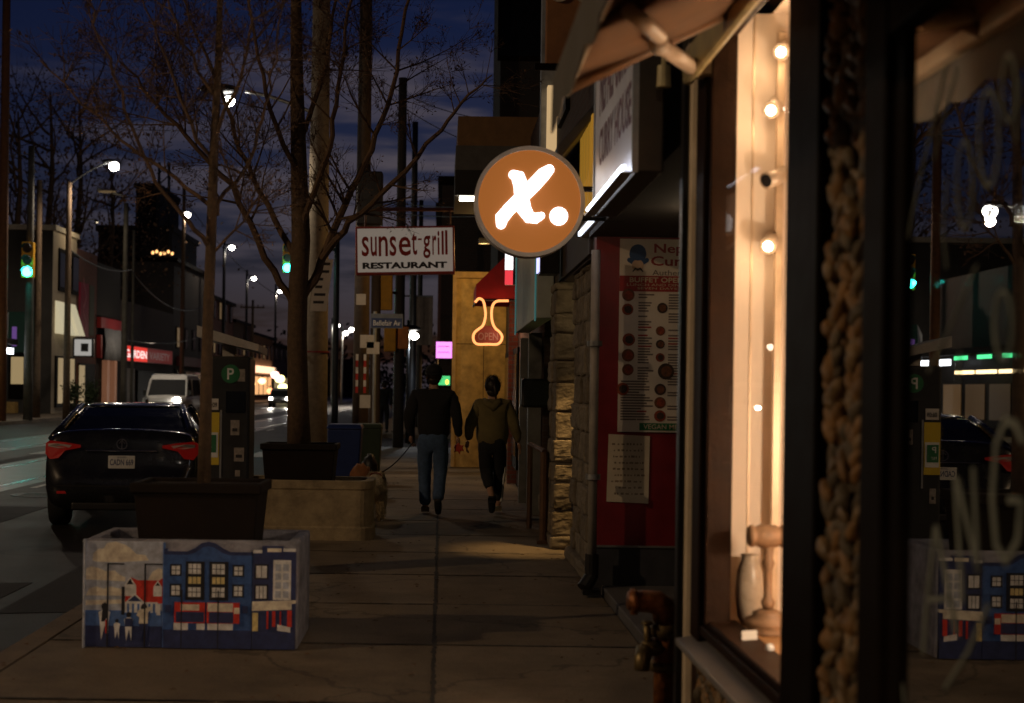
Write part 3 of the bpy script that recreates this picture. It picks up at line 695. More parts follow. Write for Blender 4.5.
# ------------------------------------------------------------------ oncoming vehicles
headl = emit('headlight_glow', (1,.93,.8), 60)
def boxy_truck(loc, label, paint, w=2.0, h=2.15, L=5.0, lights=(0, 1), name='white_truck', rz=0):
    t = thing(name, label, 'van' if h > 1.9 else 'car', loc, local=True)
    m = MB(); hw = w/2
    S = [(.0,hw*.9,.45,h*.48),(.08,hw*.96,.38,h*.52),(1.0,hw,.35,h*.55),(1.3,hw,.35,h*.56),(L-.1,hw,.35,h*.58),(L,hw*.95,.4,h*.56)]
    loft(m, [car_sec(*s) for s in S]); m.build('body', paint, t, smooth=True)
    def ring(z, ww, y0, y1): return [(-ww,y0,z),(ww,y0,z),(ww,y1,z),(-ww,y1,z)]
    m = MB(); loft(m, [ring(h*.54, hw*.93, 1.0, L-.1), ring(h*.9, hw*.84, 1.55, L-.25)][::-1]); m.build('cabin_glass', mat('far_car_glass', (.012,.013,.016), .55, spec=.12), t)
    m = MB(); loft(m, [ring(h*.885, hw*.865, 1.5, L-.2), ring(h*.97, hw*.82, 1.62, L-.3), ring(h, hw*.7, 1.8, L-.5)][::-1])
    for s in (-1, 1):
        m.tube([(s*hw*.93,1.0,h*.53),(s*hw*.85,1.52,h*.9)], .05, 5); m.tube([(s*hw*.93,L*.5,h*.53),(s*hw*.85,L*.5,h*.9)], .07, 5); m.tube([(s*hw*.92,L-.15,h*.53),(s*hw*.85,L-.25,h*.9)], .09, 5)
    m.build('roof', paint, t)
    m = MB(); m.box(-hw*.5, hw*.5, -.03, .05, h*.30, h*.42); m.build('grille', blackplastic, t)
    m = MB(); m.box(-hw*.95, hw*.95, -.09, .08, .34, .6); m.build('bumper', mat('bumper_grey', (.2,.2,.2), .6), t, bevel=.03)
    for i, s in enumerate((-1, 1)):
        m = MB(); m.disc(Fr((s*hw*.72, -.04, h*.47)), 0, 0, .12, -.03, .03); hl = m.build('headlight', headl if i in lights else lampglass, t)
        if i in lights: lamp_light((s*hw*.72, -.3, h*.47), 150, (1,.92,.8), .1, hl, spot=(70,.6)).rotation_euler = (-1.42, 0, 0)
    for x in (-hw+.12, hw-.12):
        wheel(t, x, .95, .36, .22); wheel(t, x, L-.95, .36, .22)
    for s in (-1, 1): MB().box(min(s*hw*.98,s*hw*1.14), max(s*hw*.98,s*hw*1.14), 1.15, 1.25, h*.55, h*.66).build('wing_mirror', blackplastic, t, bevel=.02)
    MB().box(-.16, .16, -.1, -.088, .42, .5).build('number_plate', white, t)
    return t
lampglass = mat('lamp_glass', (.5,.5,.5), .1, .2)
p = at(162, 400, 62); boxy_truck((p.x, 62, -.14), 'white boxy van coming towards the camera with one bright headlight', mat('van_white', (.62,.6,.58), .5, var=.08), 1.9, 2.15, 5.0, (1,))
p = at(200, 402, 78); boxy_truck((p.x, 78, -.14), 'dark car following the white van with its headlights on', mat('car_dark', (.03,.035,.05), .3, .4), 1.8, 1.5, 4.4, (0, 1), 'oncoming_car')
p = at(279, 405, 108); boxy_truck((p.x, 108, -.14), 'distant pale car with bright headlights beside the thick tree trunk', mat('car_silver', (.3,.31,.33), .35, .5), 1.8, 1.5, 4.4, (0, 1), 'oncoming_car')
# ------------------------------------------------------------------ people
skinmat = mat('skin', (.42,.24,.16), .55, var=.08)
denim = mat('denim', (.06,.105,.20), .9, var=.25, scale=20, bump=.2, bscale=300)
blackcloth = mat('black_knit', (.012,.012,.014), .95, var=.25, bump=.3, bscale=200)
olive = mat('olive_cloth', (.16,.125,.05), .92, var=.18, scale=9, bump=.25, bscale=150)
leggings = mat('black_leggings', (.008,.008,.009), .8)
hairmat = mat('dark_hair', (.022,.013,.008), .55, var=.3, scale=60)
shoeblk = mat('shoe_black', (.012,.012,.012), .7); shoetan = mat('shoe_tan', (.28,.2,.13), .8)
def hand_geo(wr, d, side, curl=.6):
    "palm and five separate bent fingers, rooted at the wrist"
    wr = V(wr); d = V(d).normalized(); fwd = V((0,1,0)); fwd = (fwd-d*fwd.dot(d)).normalized(); inw = d.cross(fwd)*(1 if side > 0 else -1)
    if inw.x*side > 0: inw = -inw
    G = []
    p0 = wr; p1 = wr+d*.05; p2 = wr+d*.095
    G.append(skin_geo([(*p0,.024),(*p1,.03,.02),(*p2,.034,.018)], [(0,1),(1,2)], 1))
    for k, (o, L) in enumerate(((-.028,.06),(-.01,.075),(.01,.08),(.028,.072))):
        a = p2-d*.02+fwd*o; b = p2+d*L*.4+fwd*o+inw*.006; c = b+d*L*.35*(1-curl*.5)+inw*L*.4*curl; e = c+d*L*.2*(1-curl)+inw*L*.3*curl
        G.append(skin_geo([(*a,.010),(*b,.0095),(*c,.0085),(*e,.007)], [(0,1),(1,2),(2,3)], 1))
    a = p1+fwd*.02; b = a+fwd*.025+d*.025+inw*.01; c = b+d*.03+inw*.012
    G.append(skin_geo([(*a,.012),(*b,.011),(*c,.009)], [(0,1),(1,2)], 1))
    return G
def flat(g, y0, k):
    return [V((v.x, y0+(v.y-y0)*k, v.z)) for v in g[0]], g[1]
def person(label, loc, J, top, bottom, shoes, hair, bun=False, cap=None, ankle_skin=False, group=None, stripe=None):
    t = thing('person', label, 'person', loc, group, local=True)
    H = J['head']; nk = J['neck']; pel = J['pel']; ch = J['chest']
    nodes = [(*pel,.115),(*J['spine'],.105),(*ch,.125),(*nk,.056),(H[0],H[1]-.005,H[2]-.10,.058),(H[0],H[1],H[2],.088),(H[0],H[1]-.005,H[2]+.075,.062)]
    E = [(0,1),(1,2),(2,3),(3,4),(4,5),(5,6)]
    for s in 'LR':
        b = len(nodes); nodes += [(*J['sh'+s],.055),(*J['el'+s],.042),(*J['wr'+s],.027)]; E += [(2,b),(b,b+1),(b+1,b+2)]
        b = len(nodes); nodes += [(*J['hip'+s],.09),(*J['kn'+s],.056),(*J['an'+s],.036),(*J['toe'+s],.032)]; E += [(0,b),(b,b+1),(b+1,b+2),(b+2,b+3)]
    b = len(nodes); nodes += [(H[0],H[1]+.098,H[2]-.02,.014)]; E += [(5,b)]
    m = MB(); m.geo(flat(skin_geo(nodes, E, 2), pel[1], .86))
    for s in (-1, 1): m.blob((H[0]+s*.084, H[1]-.005, H[2]-.01), (.012,.02,.033), 1, 0, nu=8, nv=6)
    for s in (-1, 1): m.blob((H[0]+s*.032, H[1]+.083, H[2]+.012), (.014,.008,.008), 1, 0)
    m.blob((H[0], H[1]+.083, H[2]-.065), (.024,.010,.007), 1, 0)
    for s, k in (('L',-1),('R',1)):
        w = V(J['wr'+s]); d = (w-V(J['el'+s])).normalized()
        for g in hand_geo(w, d, k, J.get('curl'+s, .5)): m.geo(g)
    m.build('body', skinmat, t, smooth=True)
    # top
    hem = V(pel)+V((0,0,J.get('hem',-.13)))
    tn = [(*hem,J.get('hr',.168)),(*J['spine'],J.get('sr',.16)),(ch[0],ch[1],ch[2]-.06,J.get('cr',.17)),(ch[0],ch[1],ch[2]+.08,.14),(nk[0],nk[1]-.005,nk[2]-.005,.07)]
    te = [(0,1),(1,2),(2,3),(3,4)]
    for s in 'LR':
        b = len(tn); sh = V(J['sh'+s]); el = V(J['el'+s]); w = V(J['wr'+s])
        tn += [(*sh,.09),(*((sh+el)/2),.086),(*el,.078),(*((el+w)/2),.068),(*(w+(el-w)*.06),.044)]
        te += [(3,b),(b,b+1),(b+1,b+2),(b+2,b+3),(b+3,b+4)]
    g = flat(skin_geo(tn, te, 2), pel[1], .74)
    rnd = random.Random(3)
    m = MB(); m.geo(g); tp = m.build(*top, t, smooth=True)
    md = tp.modifiers.new('D', 'DISPLACE'); tx = bpy.data.textures.new('folds', 'CLOUDS'); tx.noise_scale = .11; md.texture = tx; md.strength = .045; md.texture_coords = 'LOCAL'
    if J.get('hood'):
        m = MB(); m.tube([(nk[0]-.10,nk[1]-.01,nk[2]-.01),(nk[0]-.07,nk[1]-.10,nk[2]-.05),(nk[0],nk[1]-.12,nk[2]-.10),(nk[0]+.07,nk[1]-.10,nk[2]-.05),(nk[0]+.10,nk[1]-.01,nk[2]-.01)], [.03,.045,.055,.045,.03], 9)
        m.build('hood', top[1], tp, smooth=True)
    # trousers
    bn = [(pel[0],pel[1],pel[2]+.14,.150),(pel[0],pel[1],pel[2]-.04,.150)]; be = [(0,1)]
    for s in 'LR':
        h = V(J['hip'+s]); k = V(J['kn'+s]); a = V(J['an'+s]); b = len(bn); q = J.get('leg', 1.0)
        cuff = a+(k-a)*(.40 if (ankle_skin and s == 'L') else .16 if ankle_skin else .02)
        bn += [(*(h+V((0,0,-.05))),.108*q),(*((h*.45+k*.55)),.088*q),(*k,.072*q),(*((k+cuff)/2),.067*q),(*cuff,(.062 if not ankle_skin else .05)*q)]
        be += [(1,b),(b,b+1),(b+1,b+2),(b+2,b+3),(b+3,b+4)]
    m = MB(); m.geo(skin_geo(bn, be, 2)); tr = m.build(*bottom, t, smooth=True)
    md = tr.modifiers.new('D', 'DISPLACE'); tx = bpy.data.textures.new('creases', 'CLOUDS'); tx.noise_scale = .07; md.texture = tx; md.strength = .022; md.texture_coords = 'LOCAL'
    if stripe:
        k = V(J['knR']); a = V(J['anR']); h = V(J['hipR'])
        m = MB(); m.tube([h*.3+k*.7+V((.068,-.045,0)), k+V((.052,-.058,0)), (k+a)/2+V((.045,-.05,0)), a+(k-a)*.18+V((.035,-.04,0))], .014, 6); m.build('side_stripe', white, tr)
    for s, sm in (('L', shoes[0]), ('R', shoes[1])):
        a = V(J['an'+s]); to = V(J['toe'+s]); d = (to-a); heel = a - V((0, d.y, d.z)).normalized()*.035 + V((0,0,-.035))
        dn = d.cross(V((1,0,0))).normalized(); dn = dn if dn.z < 0 else -dn
        m = MB(); m.geo(skin_geo([(*(a+V((0,0,.01))),.05),(*heel,.044),(*(a*.5+to*.5),.05,.042),(*to,.044,.034),(*(to+d.normalized()*.045),.03,.024)], [(0,1),(0,2),(2,3),(3,4)], 2))
        m.build('shoe', sm, t, smooth=True)
    m = MB(); m.blob((H[0], H[1]-.018, H[2]+.03), (.098,.108,.112), 5, .03, nu=16, nv=12)
    m.blob((H[0], H[1]-.05, H[2]-.05), (.075,.055,.06), 6, .03, nu=12, nv=8)
    if bun: m.blob((H[0]+.005, H[1]-.07, H[2]+.11), (.05,.05,.048), 7, .08, nu=12, nv=8); m.tube([(H[0]+.01,H[1]-.09,H[2]+.08),(H[0]+.03,H[1]-.13,H[2]-.02),(H[0]+.04,H[1]-.12,H[2]-.14)], [.03,.025,.008], 8)
    rs = random.Random(12)
    for i in range(700):
        a = rs.uniform(0, 6.283); e = rs.uniform(-.9, 1.3); q = V((H[0]+.099*math.cos(a)*math.cos(e), H[1]-.018+.109*math.sin(a)*math.cos(e), H[2]+.03+.113*math.sin(e)))
        if q.y > H[1]+.05 and q.z < H[2]+.05: continue
        dn = V((rs.gauss(0,.4), rs.gauss(-.3,.4), -1 if not bun else .9)).normalized()*rs.uniform(.02,.05); w_ = dn.orthogonal().normalized()*.0022
        m.add([q-w_, q+w_, q+dn+(q-V(H))*.06], [(0,1,2)])
    m.build('hair', hair, t, smooth=True)
    if cap:
        m = MB(); m.blob((H[0], H[1]-.012, H[2]+.055), (.108,.118,.10), 8, .02, nu=18, nv=12); m.tube([(H[0]-.10,H[1],H[2]+.03),(H[0]-.07,H[1]-.10,H[2]+.02),(H[0],H[1]-.13,H[2]+.018),(H[0]+.07,H[1]-.10,H[2]+.02),(H[0]+.10,H[1],H[2]+.03)], .016, 8)
        m.build('knit_cap', cap, t, smooth=True)
    return t
JM = dict(pel=(0,0,.95), spine=(0,.01,1.14), chest=(0,.02,1.36), neck=(0,.03,1.54), head=(0,.055,1.695),
    shL=(-.215,.02,1.46), elL=(-.30,-.04,1.19), wrL=(-.275,.09,.955), shR=(.215,.02,1.46), elR=(.295,-.07,1.19), wrR=(.305,.03,.945),
    hipL=(-.09,0,.90), knL=(-.10,.09,.50), anL=(-.085,.13,.085), toeL=(-.10,.28,.045), hipR=(.09,0,.90), knR=(.095,.04,.49), anR=(.07,-.28,.19), toeR=(.075,-.21,.06), curlL=.9, curlR=.8, leg=1.2, hr=.215, sr=.215, cr=.215)
pm = at(432, 515, 17.1)
person('person in a dark knit cap, black sweater and blue jeans walking away with the dog', (pm.x, 17.1, 0), JM, ('sweater', blackcloth), ('jeans', denim), (shoetan, shoeblk), hairmat, cap=blackcloth, group='couple walking on the sidewalk')
JW = dict(pel=(0,0,.90), spine=(0,.01,1.07), chest=(0,.02,1.27), neck=(0,.03,1.42), head=(0,.05,1.56),
    shL=(-.175,.02,1.35), elL=(-.27,-.05,1.12), wrL=(-.30,.02,.90), shR=(.175,.02,1.35), elR=(.27,-.04,1.10), wrR=(.33,.06,.88),
    hipL=(-.085,0,.86), knL=(-.06,.02,.48), anL=(.0,-.27,.22), toeL=(.0,-.21,.07), hipR=(.085,0,.86), knR=(.10,.08,.47), anR=(.085,.1,.085), toeR=(.10,.24,.045), curlL=.6, curlR=.4,
    hem=-.12, hr=.235, sr=.225, cr=.205, hood=True, leg=1.12)
pw = at(491, 515, 17.3)
person('person in an olive hooded top and black side-striped leggings with hair tied up, walking away', (pw.x, 17.3, 0), JW, ('hooded_top', olive), ('leggings', leggings), (shoeblk, mat('shoe_pale', (.5,.45,.35), .7)), hairmat, bun=True, ankle_skin=True, group='couple walking on the sidewalk', stripe=True)
def still(dx=0):
    return dict(pel=(0,0,.93), spine=(0,.01,1.12), chest=(0,.02,1.33), neck=(0,.03,1.5), head=(0,.05,1.64), shL=(-.185,.02,1.43), elL=(-.24,-.02,1.16), wrL=(-.24,.05,.92), shR=(.185,.02,1.43), elR=(.24,-.02,1.16), wrR=(.24,.06,.92),
    hipL=(-.09,0,.88), knL=(-.1,.02,.49), anL=(-.1,0,.085), toeL=(-.11,.15,.045), hipR=(.09,0,.88), knR=(.1,.02,.49), anR=(.1,.0,.085), toeR=(.11,.15,.045))
p = at(383, 431, 46.8); person('distant dark-clothed person standing by the far crosswalk', (p.x, 47.4, 0), still(), ('coat', blackcloth), ('trousers', leggings), (shoeblk, shoeblk), hairmat)
pmx, pmy = pm.x, 17.1
# red bag in the man's hand
m = MB(); h = V((pmx+.31, pmy+.05, .84))
rb = [(-.03,.02),(-.06,-.01),(-.035,-.03),(-.055,-.075),(-.01,-.06),(.02,-.10),(.03,-.055),(.075,-.06),(.05,-.02),(.07,.015),(.025,.01),(.01,.045)]
m.poly(FC(*h), rb, -.025, .025); o = m.build('red_bag', mat('red_plastic', (.5,.05,.02), .5, var=.3), bevel=.01); tag(o, 'small crumpled orange-red bag held in the hand of the walker in black', 'bag')
# dog
def dog(loc):
    t = thing('dog', 'shaggy blond dog on a lead seen from behind, beside the tan planter', 'dog', loc, local=True)
    N_ = [(0,-.26,.40,.115),(0,-.08,.39,.115),(0,.14,.39,.125),(0,.26,.43,.10),(0,.36,.44,.075),(0,.44,.45,.075),(0,.53,.42,.045),(0,.59,.40,.03),
          (0,-.36,.42,.035),(0,-.42,.40,.045),(.02,-.45,.32,.03)]
    E = [(0,1),(1,2),(2,3),(3,4),(4,5),(5,6),(6,7),(0,8),(8,9),(9,10)]
    for s in (-1, 1):
        b = len(N_); N_ += [(s*.075,-.27,.33,.075),(s*.085,-.20,.235,.05),(s*.085,-.32,.14,.03),(s*.085,-.30,.04,.028),(s*.085,-.25,.025,.025)]; E += [(0,b)]+[(b+i,b+i+1) for i in range(4)]
        b = len(N_); N_ += [(s*.08,.22,.30,.055),(s*.08,.21,.17,.035),(s*.08,.22,.05,.028),(s*.08,.26,.025,.026)]; E += [(2,b)]+[(b+i,b+i+1) for i in range(3)]
        b = len(N_); N_ += [(s*.055,.41,.515,.02),(s*.085,.41,.47,.018),(s*.09,.42,.42,.012)]; E += [(5,b),(b,b+1),(b+1,b+2)]
    g = skin_geo(N_, E, 2); m = MB(); m.geo(g); fur = mat('blond_fur', (.42,.33,.19), .9, var=.3, scale=14)
    m.build('body', fur, t, smooth=True)
    rnd = random.Random(4); m = MB()
    for f in g[1]:
        c = sum((g[0][i] for i in f), V())/len(f); n = (g[0][f[1]]-g[0][f[0]]).cross(g[0][f[2]]-g[0][f[0]])
        if n.length < 1e-9 or c.z < .06: continue
        n.normalize()
        for k in range(3):
            q = c+V((rnd.gauss(0,.01),rnd.gauss(0,.01),rnd.gauss(0,.01))); d = (n*.5+V((rnd.gauss(0,.2),-.3+rnd.gauss(0,.2),-.7))).normalized()*rnd.uniform(.03,.06)
            w = d.orthogonal().normalized()*.004
            m.add([q-w, q+w, q+d], [(0,1,2)])
    m.build('fur_coat', fur, t)
    m = MB()
    for s in (-1, 1): m.blob((s*.035,.50,.465), (.008,.008,.008), 1, 0)
    m.blob((0,.615,.405), (.016,.012,.012), 1, 0); m.build('eyes_and_nose', blackplastic, t, smooth=True)
    m = MB(); m.ring(Fr((0,.34,.435), (1,0,0), (0,0,1)), 0, 0, .088, .1, -.012, .012); m.build('collar', redpaint, t)
dg = at(374, 512, 16.4); dog((dg.x, 16.35, 0))
m = MB(); a = V((pmx-.255, pmy+.10, .87)); b = V((dg.x+.0, 16.70, .50)); pts = [a.lerp(b, i/12)-V((0,0,.06*math.sin(math.pi*i/12))) for i in range(13)]
m.tube(pts, .008, 6); o = m.build('dog_lead', cablemat); tag(o, 'thin dark lead running from the walker in black down to the dog', 'dog lead')
# ------------------------------------------------------------------ pay station, bins
def paystation():
    Y = 11.2; a = at(226, 400, Y); x = a.x
    t = thing('pay_station', 'dark parking pay station with a sloped solar roof, green P disc and yellow panel', 'parking meter', (x, Y, 0))
    body = mat('meter_grey', (.025,.026,.027), .5, .2, var=.2)
    MB().box(x-.19, x+.19, Y, Y+.32, .0, 1.78).build('cabinet', body, t, bevel=.02)
    m = MB(); m.add([(x-.22,Y-.12,1.93),(x+.27,Y-.12,1.82),(x+.27,Y+.45,1.80),(x-.22,Y+.45,1.91),(x-.22,Y-.12,2.02),(x+.27,Y-.12,1.875),(x+.27,Y+.45,1.855),(x-.22,Y+.45,2.0)], [(0,3,2,1),(4,5,6,7),(0,1,5,4),(1,2,6,5),(2,3,7,6),(3,0,4,7)])
    m.box(x-.05, x+.05, Y+.1, Y+.2, 1.78, 1.9); m.build('solar_roof', mat('solar_slate', (.40,.38,.35), .6, .0), t)
    f = FC(x, Y, 0); s = Y/F
    m = MB(); m.disc(f, .035, 1.64, .075, 0, .006); d = m.build('p_disc', greenpaint, t)
    m = MB(); text_into(m, 'P', f, .008, .062, 1.595, 1.685, .008, 0, .015); m.build('lettering', white, d)
    m = MB(); m.fbox(f, -.18, -.05, .91, 1.33, 0, .006); y = m.build('yellow_panel', yellowpaint, t)
    m = MB(); m.fbox(f, -.17, -.058, .97, 1.17, .006, .009, 1); m.fbox(f, -.165, -.072, 1.01, 1.15, .009, .012, 0); m.build('green_inset', [greenpaint, white], y)
    m = MB(); text_into(m, 'P', f, -.145, -.11, 1.085, 1.135, .014, 0, .015); text_into(m, 'PAY', f, -.15, -.105, 1.03, 1.055, .014); m.build('lettering', white, y)
    m = MB(); m.fbox(f, -.165, -.06, 1.35, 1.44, 0, .006); st_ = m.build('white_notice', paper, t)
    m = MB(); text_into(m, '06:09', f, -.15, -.07, 1.37, 1.41, .008, 0, .02); m.build('lettering', ink, st_)
    m = MB(); m.fbox(f, -.045, -.03, .80, 1.35, 0, .006); m.build('steel_strip', galv, t)
    for u0, u1, v0, v1 in ((.09,.15,1.58,1.68),(.04,.11,1.15,1.27),(.07,.15,.94,1.05),(.08,.12,.82,.87),(.10,.14,.68,.73),(-.15,-.1,.68,.80)):
        m = MB(); m.fbox(f, u0, u1, v0, v1, 0, .004); k = m.build('sticker', mat('sticker_grey', (.30,.27,.24), .7, var=.3, scale=40), t)
        if v1-v0 > .1: m = MB(); m.fbox(f, u0+.015, u1-.015, v0+.03, v0+.055, .004, .006); m.build('printing', ink, k)
    MB().fbox(f, .0, .15, 1.33, 1.5, 0, .006).build('screen', mat('dark_screen', (.01,.012,.014), .1), t)
paystation()
def bin_(x, y, col, label, h=.95, w=.48, name='wheelie_bin'):
    t = thing(name, label, 'bin', (x, y, 0))
    m = MB(); taper_box(m, x, y, w*.8, w*.85, w, w*1.1, .04, h); m.build('bin_body', col, t, bevel=.02)
    m = MB(); taper_box(m, x, y, w*1.08, w*1.2, w*.95, w*1.0, h+.003, h+.07); m.build('lid', col, t, bevel=.015)
    m = MB(); m.tube([(x-w*.4,y+w*.5,.09),(x-w*.3,y+w*.5,.09)], .09, 12); m.tube([(x+w*.3,y+w*.5,.09),(x+w*.4,y+w*.5,.09)], .09, 12); m.build('wheel', tyre, t)
p = at(345, 470, 20); bin_(p.x, 20, mat('bin_blue', (.015,.035,.16), .5, var=.15), 'dark blue wheeled bin behind the tan planter')
p = at(368, 470, 22); bin_(p.x, 22.3, mat('bin_green', (.03,.05,.025), .5, var=.2), 'dark green wheeled bin beside the wooden pole', .9, .4)
p = at(361, 470, 19.2)
m = MB(); m.blob((p.x, 19.2, .24), (.16,.14,.25), 3, .18, nu=12, nv=9); o = m.build('paper_bag', mat('brown_paper', (.30,.12,.04), .8, var=.3), smooth=True); tag(o, 'lumpy brown paper bag on the ground in front of the bins', 'bag')
p = at(370, 470, 21.3)
m = MB(); m.blob((p.x, 21.3, .25), (.13,.15,.27), 5, .15, nu=12, nv=9); o = m.build('rubbish_bag', blackplastic, smooth=True); tag(o, 'black rubbish bag slumped at the foot of the wooden pole', 'bag')
p = at(397, 434, 49)
t = thing('traffic_cone', 'small orange traffic cone far along the sidewalk past the crossing', 'traffic cone', (p.x, 49, 0))
m = MB(); m.lathe((p.x,49,0), [(.17,.03),(.15,.06),(.03,.72),(.01,.73)], 14); m.build('cone_body', mat('cone_orange', (.6,.1,.02), .6), t)
m = MB(); m.box(p.x-.2,p.x+.2,48.8,49.2,-.004,.04); m.build('base', blackplastic, t)
# ------------------------------------------------------------------ poles, lamps, signals
globe = emit('lamp_white', (1,.93,.82), 45); teal = emit('signal_green', (.03,.92,.80), 24)
def pole_mesh(m, x, y, z0, z1, r0, r1, n=12, lean=(0,0)):
    m.tube([(x+lean[0]*i/6, y+lean[1]*i/6, z0+(z1-z0)*i/6) for i in range(7)], [r0+(r1-r0)*i/6 for i in range(7)], n); return m
def lamp_head(t, p, d, power=600, r=.22, col=(1,.82,.62), lightit=True, cone=(150, .5)):
    "cobra-head lamp at p on an arm that comes along direction d"
    m = MB(); m.blob(V(p)+V((-.18*d,0,.16)), (.36, .17, .10), 2, .0, nu=14, nv=8); hd = m.build('lamp_head', darkmetal, t, smooth=True)
    m = MB(); m.blob(V(p)-V((0,0,.06)), (r*1.0, r*.9, r*.85), 1, 0, nu=14, nv=10); g = m.build('lamp_globe', globe, hd, smooth=True)
    if lightit: lamp_light(V(p)-V((0,0,.35)), power, col, .15, hd, spot=cone)
def arm(m, a, b, r=.04, rise=.5):
    a = V(a); b = V(b); pts = [a.lerp(b, i/10)+V((0,0,rise*math.sin(math.pi/2*i/10)-rise*i/10*1.0)) for i in range(11)]; m.tube(pts, r, 7)
def street_lamp(label, px, Y, ztop, lpx, lpy, polemat, r=(.16,.11), power=600, side=1, tall=0, lit=True, x=None, col=(1,.82,.62), lpos=None):
    X = at(px, 420, Y).x if x is None else x; l = at(lpx, lpy, Y) if lpos is None else V(lpos)
    t = thing('street_lamp', label, 'street lamp', (X, Y, -.005), 'lit lamps along the street')
    m = MB(); pole_mesh(m, X, Y, -.03, ztop, *r); m.build('pole', polemat, t, smooth=True)
    m = MB(); arm(m, (X, Y, min(ztop-.1, l.z-.55)), (l.x-side*.15, Y, l.z+.14)); m.build('arm', galv, t, smooth=True)
    lamp_head(t, l, side, power, .12 if (Y == 40) else .22, lightit=lit, col=col, cone=None if lpos else (165, .4))
    return X
street_lamp('brown wooden pole with a long curved lamp arm in front of the cream building', 66, 60, at(66,182,60).z, 114, 165, woodpole, power=1100)
street_lamp('slim dark pole with a short arm and small white lamp beyond the red shop sign', 181, 91, at(181,187,91).z, 187, 214, woodpole, power=170)
street_lamp('slim pole with a small white lamp just right of the thin tree trunk', 222, 112, at(222,240,112).z, 232, 247, darkmetal, power=170)
street_lamp('far slim pole with a tiny white lamp between the two tree trunks', 245, 138, at(245,270,138).z, 254, 278, darkmetal, power=170)
street_lamp('distant lamp low beside the thick tree trunk under the far green signal', 274, 165, at(274,284,165).z, 280, 291, darkmetal, power=700)
street_lamp('far lamp right of the concrete pole, highest of the small cluster', 331, 120, at(331,318,120).z, 337, 325, galv, (.1,.08), 400)
street_lamp('far lamp of the small cluster, left of the close pair', 341, 130, at(341,326,130).z, 346, 332.5, galv, (.1,.08), 300)
street_lamp('far lamp of the small cluster, rightmost and nearest the wooden pole', 356, 130, at(356,325,130).z, 351.5, 329, galv, (.1,.08), 300, side=-1)
street_lamp('bright bluish-white lamp low above the far sidewalk beside the hanging banner', 407, 40, at(407,320,40).z, 414.5, 334, darkmetal, (.05,.04), 120, side=1, col=(.8,.9,1))
# thick concrete pole with lamp arm over the road and a paper flyer
Y = 25.5; cx = at(315.5, 440, Y).x
t = thing('street_lamp', 'thick round concrete pole behind the forked tree, its lamp arm over the road', 'street lamp', (cx, Y, 0), 'lit lamps along the street')
m = MB(); pole_mesh(m, cx, Y, -.01, 10.2, .215, .15, 20); m.build('pole', concpole, t, smooth=True)
l = at(229, 98, Y); m = MB(); arm(m, (cx, Y, l.z-.3), (l.x+.3, Y, l.z+.12), .035, .25); m.build('arm', galv, t, smooth=True); lamp_head(t, l, 1, 260, .11)
f = Fr((cx-.17, Y-.275, at(319,318,Y).z), (.93,.25,0), (-.02,0,1)); f = Fr((at(311,312,Y).x, Y-.25, at(316,312,Y).z), (1,0,0), (.12,0,.99))
m = MB(); m.fbox(f, 0, .30, 0, .95, 0, .006); fl = m.build('flyer', paper, t)
m = MB(); rnd = random.Random(2)
for k in range(6): m.fbox(f, .04, .04+rnd.uniform(.12,.22), .84-k*.14, .89-k*.14, .006, .008)
m.build('printing', ink, fl)
m = MB(); m.tube([(cx-.235,Y-.06,0),(cx-.22,Y-.06,3.4)], .025, 6); m.build('conduit', galv, t)
m = MB(); m.ring(Fr((cx,Y,at(319,352,Y).z), (1,0,0), (0,1,0)), 0, 0, .222, .232, -.015, .015); m.build('strap', redpaint, t)
street_lamp('wooden pole with a lamp across the road, mirrored in the dark shop window', 0, 41, 8.4, 0, 0, woodpole, power=300, x=-17.4, lpos=(-13.9,41,7.0))
street_lamp('wooden pole with a lamp straight across the road from the near shop', 0, 3, 9.4, 0, 0, woodpole, power=ACROSS, x=-17.4, lpos=(-15.0,3,9.0), col=(1,.66,.36))
# lamp behind the camera that lights the pavement
t = thing('street_lamp', 'lamp standing on the kerb behind the camera', 'street lamp', (-2.1, -4.5, 0), 'lit lamps along the street')
m = MB(); pole_mesh(m, -2.1, -4.5, 0, 7.3, .1, .07); m.build('pole', galv, t, smooth=True)
m = MB(); arm(m, (-2.1,-4.5,7.2), (-.7,-4.5,7.55), .035, .2); m.build('arm', galv, t, smooth=True); lamp_head(t, (-.5,-4.5,7.4), 1, NEAR_LAMP, .2, NEAR_COL)
def signal(t, p, n=3, s=1.0, lit=0, housing=signalyellow, back=False, name='signal_head'):
    "traffic signal head facing the camera (or seen from behind)"
    x, y, z = p; w = .36*s; h = .36*n*s
    m = MB(); m.box(x-w/2, x+w/2, y, y+.22*s, z-h/2, z+h/2); hd = m.build(name, housing, t, bevel=.03)
    if back: return hd
    f = FC(x, y, z)
    m = MB(); m.ring(f, 0, 0, .01, .012, 0, .002)
    for i in range(n):
        v = (i-(n-1)/2)*.36*s
        m = MB(); m.disc(f, 0, v, .15*s, .002, .012)
        m.build('signal_lens', teal if i == lit else mat('dark_lens', (.02,.012,.01), .3), hd)
        m = MB()
        for a in range(9):
            a0 = math.pi*a/8; 
            if a < 8:
                a1 = math.pi*(a+1)/8; r = .14*s
                m.add([f.p(r*math.cos(a0), v+r*math.sin(a0), 0), f.p(r*math.cos(a1), v+r*math.sin(a1), 0), f.p(r*math.cos(a1), v+r*math.sin(a1), .18*s), f.p(r*math.cos(a0), v+r*math.sin(a0), .18*s)], [(0,1,2,3)])
        m.build('visor', blackplastic, hd)
    lamp_light((x, y-.5, z-(n-1)/2*.36*s), 16*s, (.02,1,.85), .1, hd)
    return hd
